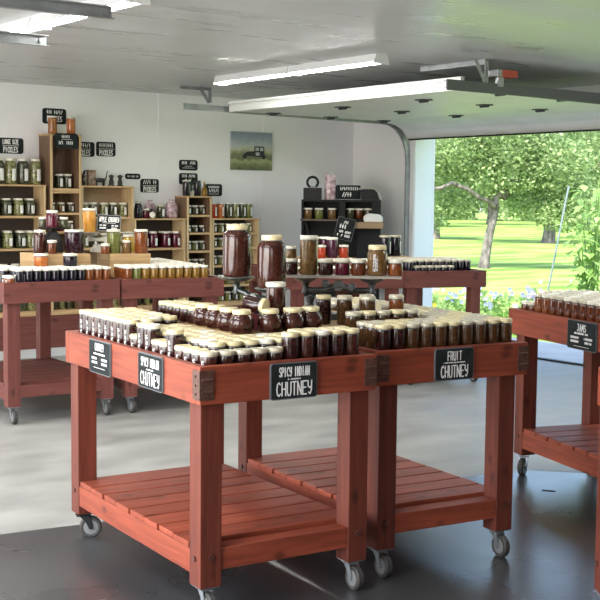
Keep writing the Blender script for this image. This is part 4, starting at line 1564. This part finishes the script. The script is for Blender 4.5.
wsign('wall sign lettered large size pickles above the big pickle jars', -4.235, 2.032, 0.26, 0.15, wtwo('PICKLES', 'LARGE SIZE'))
wsign('topmost wall sign, partly behind the brown peach jar', -3.778, 2.335, 0.25, 0.150, [('~', 0.022, 0.036, 0.17, 0.007), ('PICKLES', -0.05, 0.05, 0.16, 0.0085)])
wsign('wall sign lettered pickles, its left end hidden by the dark tower', -3.470, 2.025, 0.25, 0.145, wtwo())
wsign('wall sign lettered pickles above the cat figurine, whole in view', -3.218, 2.033, 0.215, 0.145, wtwo())
wsign('narrow wall sign with one line of small writing', -2.912, 1.765, 0.175, 0.058, [('~', -0.010, 0.020, 0.13, 0.0035)])
wsign('wall sign lettered pickles above the left pink bag', -2.715, 1.672, 0.215, 0.140, wtwo())
wsign('upper of two stacked wall signs above the narrow tower', -2.248, 1.896, 0.225, 0.110, [('~', 0.008, 0.032, 0.17, 0.008), ('_', -0.012, 0, 0.09, 0.004), ('_', -0.030, 0, 0.15, 0.004)])
wsign('lower of two stacked wall signs, behind the black jar', -2.248, 1.752, 0.225, 0.120, [('~', 0.015, 0.030, 0.17, 0.008), ('~', -0.03, 0.030, 0.10, 0.006)])
wsign('wall sign right beside the golden bottle', -1.932, 1.637, 0.215, 0.130, [('~', 0.022, 0.022, 0.14, 0.007), ('~', -0.025, 0.040, 0.13, 0.008), ('_', -0.042, 0, 0.13, 0.004)])
sign('black price sign hanging on the front of the dark tower', wp(-3.785, -DEP - 0.030, 2.085), PSI, 0.235, 0.145,
     [('~', 0.028, 0.026, 0.10, 0.006), ('_', 0.015, 0, 0.10, 0.003), ('~', -0.035, 0.034, 0.05, 0.007, -0.06), ('~', -0.035, 0.034, 0.09, 0.007, 0.04)], edge=False, lean=-0.06)
# apple chutney sign, propped on the cream balance
ps = mq + Vector((0.02, 0.0, 0))
o = sign('grey-edged sign lettered apple chutney propped up on the cream balance', (ps.x - 0.0, ps.y - 0.02, 1.352), 0.10, 0.178, 0.124,
         [('APPLE CHUTNEY', 0.010, 0.034, 0.150, 0.0055), ('_', 0.000, 0, 0.10, 0.003)] + [('~', z, 0.012, 0.05, 0.005, x) for z in (-0.025, -0.045) for x in (-0.045, 0.045)], lean=-0.12, tilt=0.05)
_p = MB().bar((0, 0.0, -0.062), (0, 0.03, -0.112), 0.02, 0.006, up=(1, 0, 0)).build('stand', m_edge, o)
for c in o.children:
    if c.name.startswith('edge'):
        c.data.materials.clear()
        c.data.materials.append(mat('light grey edge', (0.30, 0.31, 0.33), 0.5))

# ------------------------------------------------------------------ painting
pt = wall_thing('painting', 'small unframed painting of an old car in a field on the white wall', 'painting', -1.448, -0.001, 2.068)
CW, CH = 0.54, 0.415
mp_ = bpy.data.materials.new('painted field')
t, b = nodes(mp_)
L = t.links
tc = t.nodes.new('ShaderNodeTexCoord')
sx = t.nodes.new('ShaderNodeSeparateXYZ')
L.new(tc.outputs['Object'], sx.inputs[0])
nz = t.nodes.new('ShaderNodeTexNoise')
nz.inputs['Scale'].default_value = 14
nz.inputs['Detail'].default_value = 6
L.new(tc.outputs['Object'], nz.inputs['Vector'])
ma = t.nodes.new('ShaderNodeMath')
ma.operation = 'MULTIPLY_ADD'
ma.inputs[1].default_value = 0.12
L.new(nz.outputs['Fac'], ma.inputs[0])
L.new(sx.outputs['Z'], ma.inputs[2])
mr = t.nodes.new('ShaderNodeMapRange')
mr.inputs['From Min'].default_value = -CH / 2 + 0.06
mr.inputs['From Max'].default_value = CH / 2 + 0.06
L.new(ma.outputs[0], mr.inputs['Value'])
cr = t.nodes.new('ShaderNodeValToRGB')
els = cr.color_ramp.elements
els[0].position, els[0].color = 0.0, (0.09, 0.11, 0.055, 1)
els[1].position, els[1].color = 1.0, (0.24, 0.28, 0.34, 1)
for p_, c_ in ((0.12, (0.17, 0.20, 0.09)), (0.24, (0.32, 0.36, 0.17)), (0.30, (0.13, 0.15, 0.08)), (0.42, (0.20, 0.22, 0.12)), (0.54, (0.46, 0.46, 0.32)), (0.64, (0.46, 0.49, 0.49)), (0.78, (0.33, 0.38, 0.45))):
    e = els.new(p_)
    e.color = (*c_, 1)
L.new(mr.outputs[0], cr.inputs[0])
L.new(cr.outputs[0], b.inputs['Base Color'])
b.inputs['Roughness'].default_value = 0.6
MB().box(-CW / 2, CW / 2, -0.022, 0, -CH / 2, CH / 2).build('canvas', mp_, pt)
car = MB()
yy = -0.0235
car.prism([(0.03, -0.06), (0.16, -0.06), (0.165, 0.045), (0.155, 0.055), (0.035, 0.055), (0.03, 0.045)], yy, -0.022)
car.prism([(-0.09, -0.055), (0.03, -0.055), (0.03, 0.0), (-0.06, -0.005), (-0.09, -0.02)], yy, -0.022)
for x in (-0.095, 0.155):
    car.prism([(x + 0.028 * math.cos(a * 0.5236), -0.058 + 0.028 * math.sin(a * 0.5236)) for a in range(12)], yy, -0.022)
car.build('painted_car', mat('black paint strokes', (0.02, 0.022, 0.025), 0.6), pt)
win = MB()
win.prism([(0.045, 0.005), (0.09, 0.005), (0.09, 0.042), (0.045, 0.042)], yy - 0.0006, yy)
win.prism([(0.105, 0.005), (0.15, 0.005), (0.15, 0.042), (0.105, 0.042)], yy - 0.0006, yy)
win.prism([(0.05, -0.045), (0.10, -0.045), (0.10, -0.012), (0.05, -0.012)], yy - 0.0006, yy)
win.build('painted_windows', mat('pale paint strokes', (0.42, 0.46, 0.48), 0.6), pt)

# ------------------------------------------------------------------ black corner shelf
cu = thing('corner_shelf', 'black two-bay shelf standing across the far corner', 'shelf', (0.005, 12.95, 0), 0.0)
m_blk = mat('black painted wood', (0.011, 0.011, 0.012), 0.6, spec=0.25)
cw, cd = 0.858, 0.24
t_ = 0.022
MB().box(0, cw, 0, cd, 1.525, 1.548).build('top_board', m_blk, cu)
for x in (0, 0.405, cw - t_):
    MB().box(x, x + t_, 0.0, cd, 1.33, 1.525).build('side_panel', m_blk, cu)
MB().box(0.427, 0.475, 0.0, 0.02, 1.345, 1.525).build('face_frame', m_blk, cu)
MB().box(0.76, cw - t_, 0.0, 0.02, 1.345, 1.525).build('face_frame', m_blk, cu)
MB().box(0, cw, cd - 0.012, cd, 0.50, 1.525).build('back_panel', m_blk, cu)
MB().box(-0.012, 0.43, -0.05, cd, 1.318, 1.336).build('shelf_board', mat('dark shelf edge', (0.10, 0.075, 0.05), 0.5), cu)
MB().box(0.427, cw, 0, cd, 1.318, 1.336).build('shelf_board', m_blk, cu)
MB().prism([(0.03, 1.318), (0.05, 1.318), (0.10, 1.14), (0.075, 1.14)], 0.06, 0.09).build('scroll_bracket', m_blk, cu)
MB().box(0, cw, 0.05, cd, 0.0, 0.09).box(0, t_, 0.05, cd, 0.09, 1.318).box(cw - t_, cw, 0.05, cd, 0.09, 1.318).box(t_, cw - t_, 0.05, cd, 0.9, 0.925).box(t_, cw - t_, 0.05, cd, 0.49, 0.515).build('lower_frame', m_blk, cu)


def cpt(x, y, z):
    return Vector((0.005 + x, 12.95 + y, z))


KIND['corner'] = (0.047, 0.118, 0.048, 0.018, 'straight')
GK = 'jars on the black corner shelf'
for k, (x, c) in enumerate(((0.072, C_TAN), (0.192, C_OLIVE), (0.335, C_TAN))):
    jar('relish_jar', 'corner', c, L_WHITE, cpt(x, 0.05, 1.337), 'relish jar in the left bay of the black corner shelf, %s of three' % nth(k, 3).replace('second from left', 'middle'), 'jar', GK, 16)
for k, (x, c) in enumerate(((0.533, C_DPICK), (0.632, C_JAM), (0.730, C_DPICK))):
    jar('relish_jar', 'corner', c, L_WHITE, cpt(x, 0.10, 1.337), 'jar in the right bay of the black corner shelf, %s of three' % ('leftmost', 'middle', 'rightmost')[k], 'jar', GK, 16)
# on its top: cash box with a ring, pink bag, sign, basket
o = thing('black_box', 'black iron box with a ring handle on the corner shelf', 'box', cpt(0.12, 0.12, 1.5485), 0.0)
MB().box(-0.10, 0.10, -0.07, 0.07, 0, 0.125).build('box_body', m_black, o, bevel=0.006)
rg = MB()
rg.tube([(0.058 * math.cos(a), 0, 0.185 + 0.058 * math.sin(a)) for a in [math.radians(-60 + 15 * i) for i in range(21)]], 0.014, 8)
rg.build('ring_handle', m_black, o, smooth=60)
MB().tube([(-0.03, -0.072, 0.13), (-0.02, -0.05, 0.14), (0.0, -0.04, 0.135), (0.035, -0.05, 0.14)], 0.006, 6).build('clasp', m_galv, o)
o = thing('pink_bag', 'pink mottled bag with ears standing on the black corner shelf', 'bag', cpt(0.315, 0.11, 1.5485), 0.0)
bb = MB()
bb.lathe([(0, 0), (0.060, 0), (0.066, 0.02), (0.066, 0.12), (0.058, 0.20), (0.062, 0.245), (0.05, 0.265), (0, 0.268)], 18)
bb.v = [(x, y * 0.6, z) for x, y, z in bb.v]
bb.build('bag_body', m_bag, o, smooth=60)
e = MB()
for x in (-0.042, 0.042):
    e.lathe([(0.016, 0), (0.010, 0.022), (0, 0.036)], 8, (x, 0, 0.256))
e.build('ears', m_bag, o)
sign('black sign standing on top of the corner shelf beside the pink bag', cpt(0.505, 0.08, 1.628), 0.0, 0.275, 0.155,
     [('~', 0.022, 0.036, 0.22, 0.008), ('~', -0.050, 0.050, 0.13, 0.010)], lean=-0.1, r=0.02)
o = thing('black_basket', 'black low basket with a bent pale handle at the right of the corner shelf top', 'basket', cpt(0.735, 0.12, 1.5485), 0.0)
MB().prism([(-0.085, 0), (0.105, 0), (0.075, 0.115), (-0.10, 0.115)], -0.09, 0.09).build('basket_body', m_black, o)
MB().tube([(-0.12, -0.095, 0.118), (0.0, -0.097, 0.125), (0.055, -0.097, 0.118), (0.09, -0.097, 0.085), (0.118, -0.097, 0.03), (0.125, -0.097, 0.0)], 0.009, 6).build('handle', mat('pale handle', (0.42, 0.40, 0.36), 0.5), o, smooth=60)
o = sign('tilted black price sign hanging in front of the black corner shelf', cpt(0.465, -0.215, 1.239), -0.15, 0.195, 0.235,
         [('~', 0.055, 0.03, 0.05, 0.009), ('~', 0.0, 0.045, 0.13, 0.013)] + [('~', z, 0.026, 0.06, 0.011, x) for z in (-0.045, -0.085) for x in (-0.04, 0.04)], tilt=0.22, r=0.015)
_bk = MB().box(0.015, 0.035, 0.0, 0.205, 0.08, 0.09).build('hook', m_black, o)
# open carton with a white bag on the shelf front
o = thing('cardboard_tray', 'brown cardboard tray sticking out of the right bay of the corner shelf', 'tray', cpt(0.70, -0.085, 1.245), 0.0)
MB().box(-0.14, 0.17, -0.10, 0.10, 0, 0.065).build('tray_body', mat('brown cardboard', (0.36, 0.24, 0.14), 0.8), o)
MB().box(-0.10, 0.16, 0.06, 0.10, -0.335 + 0.02, 0.0).build('support', m_blk, o)
o = thing('white_bag', 'crumpled white bag lying on the cardboard tray', 'bag', cpt(0.775, -0.10, 1.3105), -0.1)
b = MB()
b.prism([(-0.10, 0.0), (0.095, 0.0), (0.10, 0.055), (0.06, 0.085), (-0.06, 0.095), (-0.11, 0.06)], -0.07, 0.07)
b.build('bag_body', mat('white paper bag', (0.75, 0.74, 0.72), 0.7), o, bevel=0.015)

# ------------------------------------------------------------------ outdoors
m_lawn = noisy('sunlit lawn', (0.11, 0.22, 0.035), (0.32, 0.42, 0.11), (0.35, 1.3, 1), rough=0.9, spec=0.1, detail=10, bump=0.6, bump_scale=(14, 14, 1), lo=0.38, hi=0.62)
m_apron = noisy('outside concrete', (0.42, 0.42, 0.42), (0.52, 0.52, 0.51), (2, 2, 2), rough=0.7)
mb = MB()
mb.box(0.02, 1.2, -14, 2, -0.16, -0.005)
o = mb.build('path_outside', m_apron)
o.location = COR
o.rotation_euler = (0, 0, PSI)
o['kind'] = 'structure'
mb = MB()
mb.box(0.30, 140, -90, 110, -0.5, -0.06)
o = mb.build('lawn', m_lawn)
o.location = COR
o.rotation_euler = (0, 0, PSI)
o['kind'] = 'structure'


def leaf_mat(name, c1, c2, tr=0.35):
    if name in MATS:
        return MATS[name]
    m = bpy.data.materials.new(name)
    t, b = nodes(m)
    L = t.links
    ge = t.nodes.new('ShaderNodeNewGeometry')
    cr = t.nodes.new('ShaderNodeValToRGB')
    cr.color_ramp.elements[0].color = (*c1, 1)
    cr.color_ramp.elements[1].color = (*c2, 1)
    L.new(ge.outputs['Random Per Island'], cr.inputs[0])
    L.new(cr.outputs[0], b.inputs['Base Color'])
    b.inputs['Roughness'].default_value = 0.5
    b.inputs['Specular IOR Level'].default_value = 0.3
    trn = t.nodes.new('ShaderNodeBsdfTranslucent')
    L.new(cr.outputs[0], trn.inputs[0])
    mx = t.nodes.new('ShaderNodeMixShader')
    mx.inputs[0].default_value = tr
    L.new(b.outputs[0], mx.inputs[1])
    L.new(trn.outputs[0], mx.inputs[2])
    L.new(mx.outputs[0], t.nodes['Material Output'].inputs[0])
    MATS[name] = m
    return m


m_leaf = leaf_mat('apple leaf', (0.13, 0.22, 0.07), (0.44, 0.54, 0.26), 0.45)
m_leaf2 = leaf_mat('broad leaf', (0.24, 0.40, 0.11), (0.48, 0.62, 0.26), 0.5)
m_bark = noisy('grey apple bark', (0.035, 0.03, 0.026), (0.24, 0.215, 0.19), (12, 12, 5), rough=0.9, detail=6, lo=0.3, hi=0.7, bump=0.5)


def leaves(rnd, blobs, size, mb=None):
    """blobs: (centre, radii, count); single bent quads"""
    mb = mb or MB()
    for c, rad, cnt in blobs:
        c = Vector(c)
        for _ in range(cnt):
            while True:
                p = Vector((rnd.uniform(-1, 1), rnd.uniform(-1, 1), rnd.uniform(-1, 1)))
                if p.length < 1 and (p.length > 0.45 or rnd.random() < 0.3):
                    break
            p = c + Vector((p.x * rad[0], p.y * rad[1], p.z * rad[2]))
            d = Vector((rnd.gauss(0, 1), rnd.gauss(0, 1), rnd.gauss(-0.3, 0.6))).normalized()
            s = d.cross(Vector((rnd.gauss(0, 1), rnd.gauss(0, 1), rnd.gauss(0, 1)))).normalized()
            l = size * rnd.uniform(0.7, 1.3)
            n = len(mb.v)
            mb.v += [tuple(p), tuple(p + d * l * 0.5 + s * l * 0.30), tuple(p + d * l), tuple(p + d * l * 0.5 - s * l * 0.30)]
            mb.f.append((n, n + 1, n + 2, n + 3))
    return mb


def apple_tree(label, x, y, trunk, limbs, blobs, seed, leaf=0.16, z0=-0.06, dens=1.0):
    rnd = random.Random(seed)
    o = thing('apple_tree', label, 'tree', (x, y, z0), 0, 'apple trees on the lawn')
    MB().tube([p for p, r in trunk], [r for p, r in trunk], 12).build('trunk', m_bark, o, smooth=60)
    for lb in limbs:
        MB().tube([p for p, r in lb], [r for p, r in lb], 9).build('limb', m_bark, o, smooth=60)
    leaves(rnd, [(c, rd, int(n_ * dens)) for c, rd, n_ in blobs], leaf).build('crown', m_leaf, o)
    return o


apple_tree('nearest apple tree with a leaning trunk and a long pale limb to the left', 4.52, 28.6,
           [((-0.14, 0, -0.1), .16), ((-0.10, 0, 0.25), .12), ((-0.02, 0, 0.8), .105), ((0.12, 0.1, 1.3), .09), ((0.14, 0.1, 1.75), .08)],
           [[((0.14, 0.05, 1.45), .065), ((-0.1, -0.2, 1.62), .06), ((-0.35, -0.3, 1.70), .052), ((-0.6, -0.4, 1.88), .052), ((-1.0, -0.5, 2.02), .05), ((-1.25, -0.5, 1.90), .045), ((-1.6, -0.6, 1.86), .045)],
            [((0.28, 0.1, 1.7), .12), ((0.7, 0.2, 2.2), .09), ((1.3, 0.4, 2.7), .06)],
            [((0.28, 0.1, 1.7), .11), ((0.1, 0.4, 2.5), .08), ((-0.3, 0.6, 3.3), .05)]],
           [((-0.9, 0.0, 2.85), (1.0, 1.0, 0.62), 1500), ((0.4, 0.0, 2.9), (1.0, 1.0, 0.75), 1700), ((1.5, 0.0, 2.5), (0.9, 1.0, 0.75), 1500),
            ((0.9, 0.6, 1.75), (0.55, 0.6, 0.40), 420), ((2.0, 0.3, 1.75), (0.7, 0.8, 0.5), 700), ((-1.4, 0.2, 2.3), (0.6, 0.7, 0.4), 420), ((0.0, 0.2, 3.8), (2.0, 1.5, 0.6), 1400), ((0.3, -0.2, 2.2), (1.2, 0.7, 0.4), 700), ((1.75, -0.1, 1.35), (0.85, 0.7, 0.45), 700), ((-1.35, 0.3, 1.45), (0.5, 0.5, 0.6), 420), ((-0.6, 0.4, 1.65), (0.5, 0.4, 0.35), 260)], 1, 0.105, dens=1.9)
apple_tree('second apple tree with a thick trunk, right of the nearest', 9.6, 46.5,
           [((0, 0, -0.1), .30), ((0.05, 0, 0.3), .25), ((0.1, 0, 0.9), .22), ((0.0, 0.1, 1.8), .2)],
           [[((0, 0, 1.5), .2), ((-0.8, 0, 2.4), .14), ((-1.8, 0, 3.0), .08)], [((0, 0, 1.6), .2), ((1.0, 0, 2.5), .12), ((2.0, 0, 3.1), .07)]],
           [((-1.0, 0, 3.2), (1.9, 1.8, 1.3), 2400), ((1.4, 0, 3.1), (1.9, 1.8, 1.3), 2400), ((-0.9, -0.5, 1.7), (1.2, 1.0, 0.75), 1100), ((1.6, -0.4, 1.7), (1.2, 1.0, 0.75), 1100), ((0.2, -0.9, 1.55), (1.3, 0.6, 0.6), 900), ((0, 0, 4.9), (2.2, 2.0, 1.0), 1500)], 2, 0.16, dens=1.6)
apple_tree('apple tree at the left of the opening, its trunk just past the white jamb', 5.55, 50.0,
           [((0, 0, -0.1), .30), ((0.0, 0, 0.5), .24), ((0.05, 0, 1.6), .22)],
           [[((0, 0, 1.4), .2), ((0.9, 0, 2.3), .13), ((1.7, 0, 2.9), .08)]],
           [((0.1, 0, 3.0), (1.8, 1.7, 1.2), 2200), ((1.0, 0.3, 2.2), (0.9, 1.0, 0.5), 500), ((-0.4, 0, 1.6), (1.1, 0.9, 0.8), 900), ((0.9, -0.6, 1.55), (1.1, 0.6, 0.7), 900), ((0.3, 0, 4.8), (2.0, 2.0, 1.1), 1400)], 3, 0.16, dens=1.6)
for k, (x, y, lab) in enumerate(((17.0, 70.0, 'slender dark trunk tree seen beyond the leaning rod'), (8.4, 74.0, 'distant apple tree left of the second thick trunk'),
                                 (13.0, 82.0, 'distant apple tree behind the second thick trunk'), (4.0, 86.0, 'distant apple tree at the left behind the jamb tree'),
                                 (21.5, 80.0, 'distant apple tree farthest to the right'), (18.5, 57.0, 'apple tree at the right edge behind the broad-leaved plant'),
                                 (13.9, 52.0, 'apple tree with dark foliage straight above the leaning rod'))):
    apple_tree(lab, x, y, [((0, 0, -0.1), .34), ((0.05, 0, 0.8), .28), ((0.0, 0, 2.2), .24)], [[((0, 0, 1.8), .2), ((0.9, 0, 2.9), .1), ((1.6, 0, 3.6), .05)]],
               [((-1.2, 0, 3.4), (2.2, 2.0, 1.7), 1500), ((1.4, 0, 3.5), (2.2, 2.0, 1.7), 1500), ((0, 0, 5.4), (2.6, 2.2, 1.4), 1400), ((0.2, -0.8, 2.3), (1.9, 1.2, 0.7), 700)], 20 + k, 0.24, dens=1.2)
# treeline closing the view
rnd = random.Random(99)
tl = MB()
for k in range(16):
    leaves(rnd, [((-12 + k * 4.2, 100 + rnd.uniform(-3, 3), 3.2 + rnd.uniform(-0.6, 1.4)), (3.4, 2.5, 4.2), 1900)], 0.45, tl)
o = tl.build('treeline', m_leaf)
tag(o, 'dense green treeline closing the view beyond the orchard', 'trees', None, 'stuff')

# leaning metal rod
o = thing('metal_rod', 'thin grey metal rod leaning in the bed outside the opening', 'rod', (2.925, 14.5, -0.06), 0)
MB().tube([(0, 0, 0), (0.305, 0, 1.80)], 0.011, 10).build('rod', mat('pale grey steel', (0.26, 0.31, 0.35), 0.35, metal=0.3), o, smooth=60)

# broad-leaved plant at the right
o = thing('broadleaf_plant', 'tall plant with broad bright green leaves at the right edge', 'plant', (3.34, 14.2, -0.06), 0)
rnd = random.Random(5)
stems = []
lm = MB()
for k in range(13):
    a = rnd.uniform(0, 6.28)
    top = Vector((rnd.uniform(-0.22, 0.42), rnd.uniform(-0.3, 0.3), rnd.uniform(1.0, 1.85)))
    bx = Vector((rnd.uniform(-0.12, 0.25), rnd.uniform(-0.2, 0.2), 0))
    MB().tube([bx, (bx + top) / 2 + Vector((0.03, 0, 0.1)), top], [0.012, 0.009, 0.004], 7).build('stem', mat('green stem', (0.16, 0.28, 0.07), 0.6), o)
    for i in range(17):
        f = 0.30 + 0.70 * i / 16
        p = bx.lerp(top, f)
        a = i * 2.4 + k
        d = Vector((math.cos(a), math.sin(a), rnd.uniform(-0.5, 0.25))).normalized()
        s = d.cross(Vector((0, 0, 1))).normalized()
        up = s.cross(d)
        l, w = rnd.uniform(0.14, 0.23), rnd.uniform(0.036, 0.058)
        n = len(lm.v)
        lm.v += [tuple(p), tuple(p + d * l * .45 + s * w - up * .004), tuple(p + d * l * .5 - up * .016), tuple(p + d * l * .45 - s * w - up * .004), tuple(p + d * l - up * 0.05)]
        lm.f += [(n, n + 1, n + 2), (n, n + 2, n + 3), (n + 1, n + 4, n + 2), (n + 2, n + 4, n + 3)]
lm.build('foliage', m_leaf2, o)

# flower bed between the building and the lawn: one plant at a time
FL = {'blue': (0.28, 0.32, 0.58), 'pink': (0.60, 0.32, 0.48), 'yellow': (0.70, 0.50, 0.03), 'white': (0.52, 0.50, 0.52), 'lilac': (0.42, 0.36, 0.60)}


def flower_plant(label, x, y, h, w, col, n_bl, seed, rb=0.023):
    rnd = random.Random(seed)
    o = thing('flower_plant', label, 'flower', (x, y, -0.06), 0, 'flowers outside the opening')
    mb = MB()
    leaves(rnd, [((0, 0, h * 0.42), (w, w, h * 0.45), int(420 * w / 0.25))], 0.075, mb)
    mb.build('foliage', m_leaf2, o)
    for k in range(n_bl):
        p = Vector((rnd.uniform(-w, w) * 0.8, rnd.uniform(-w, w) * 0.7, h * rnd.uniform(0.72, 1.05)))
        f = MB()
        for i in range(6):
            a = i * math.pi / 3
            f.obox(p + Vector((math.cos(a) * rb * .6, -0.004, math.sin(a) * rb * .6)), Vector((math.cos(a), -0.25, math.sin(a))) * rb * .55, Vector((-math.sin(a), 0, math.cos(a))) * rb * .32, Vector((0, 0.003, 0)))
        f.build('blossom', mat('%s petals' % col, FL[col], 0.6), o)


fl = [(1.66, 15.3, .34, .16, 'yellow', 5, 'yellow blossoms low beside the white jamb, seen under the rear table'),
      (1.98, 15.7, .40, .22, 'blue', 8, 'blue blossoms left of the rear table leg'), (2.30, 15.6, .46, .22, 'lilac', 8, 'lilac blossoms just left of the rear table leg'),
      (2.62, 15.4, .48, .22, 'blue', 7, 'blue blossoms just right of the rear table leg'), (2.50, 16.6, .62, .14, 'white', 4, 'tall pale blossoms standing above the bed near the tree trunk'),
      (2.92, 15.0, .50, .20, 'lilac', 7, 'lilac blossoms left of the jams table corner'), (2.66, 14.4, .38, .16, 'white', 5, 'white blossoms between the rear table and the jams table'),
      (3.02, 15.3, .58, .12, 'white', 3, 'single pale blossoms above the corner of the jams table'), (2.80, 14.7, .55, .12, 'blue', 5, 'small blue spikes left of the pink blossoms'),
      (2.95, 14.4, .58, .13, 'pink', 6, 'pink blossoms straight above the jams table corner'), (1.80, 16.3, .42, .22, 'white', 5, 'white blossoms farther back near the jamb'),
      (3.25, 15.6, .50, .22, 'white', 4, 'pale blossoms behind the leaning rod'), (2.25, 14.8, .36, .2, 'blue', 6, 'low blue blossoms nearest the threshold'),
      (3.6, 15.8, .55, .25, 'lilac', 4, 'lilac blossoms behind the broad-leaved plant')]
for k, (x, y, h, w, c, nb, lab) in enumerate(fl):
    flower_plant(lab, x, y, h, w * 0.86, c, nb, 300 + k)

# small dark chip lying on the floor
o = thing('floor_chip', 'small dark sliver lying on the shiny floor below the jams table', 'debris', (1.345, 6.31, 0.003), -0.35)
MB().box(-0.035, 0.035, -0.008, 0.008, 0, 0.003).build('sliver', m_black, o)
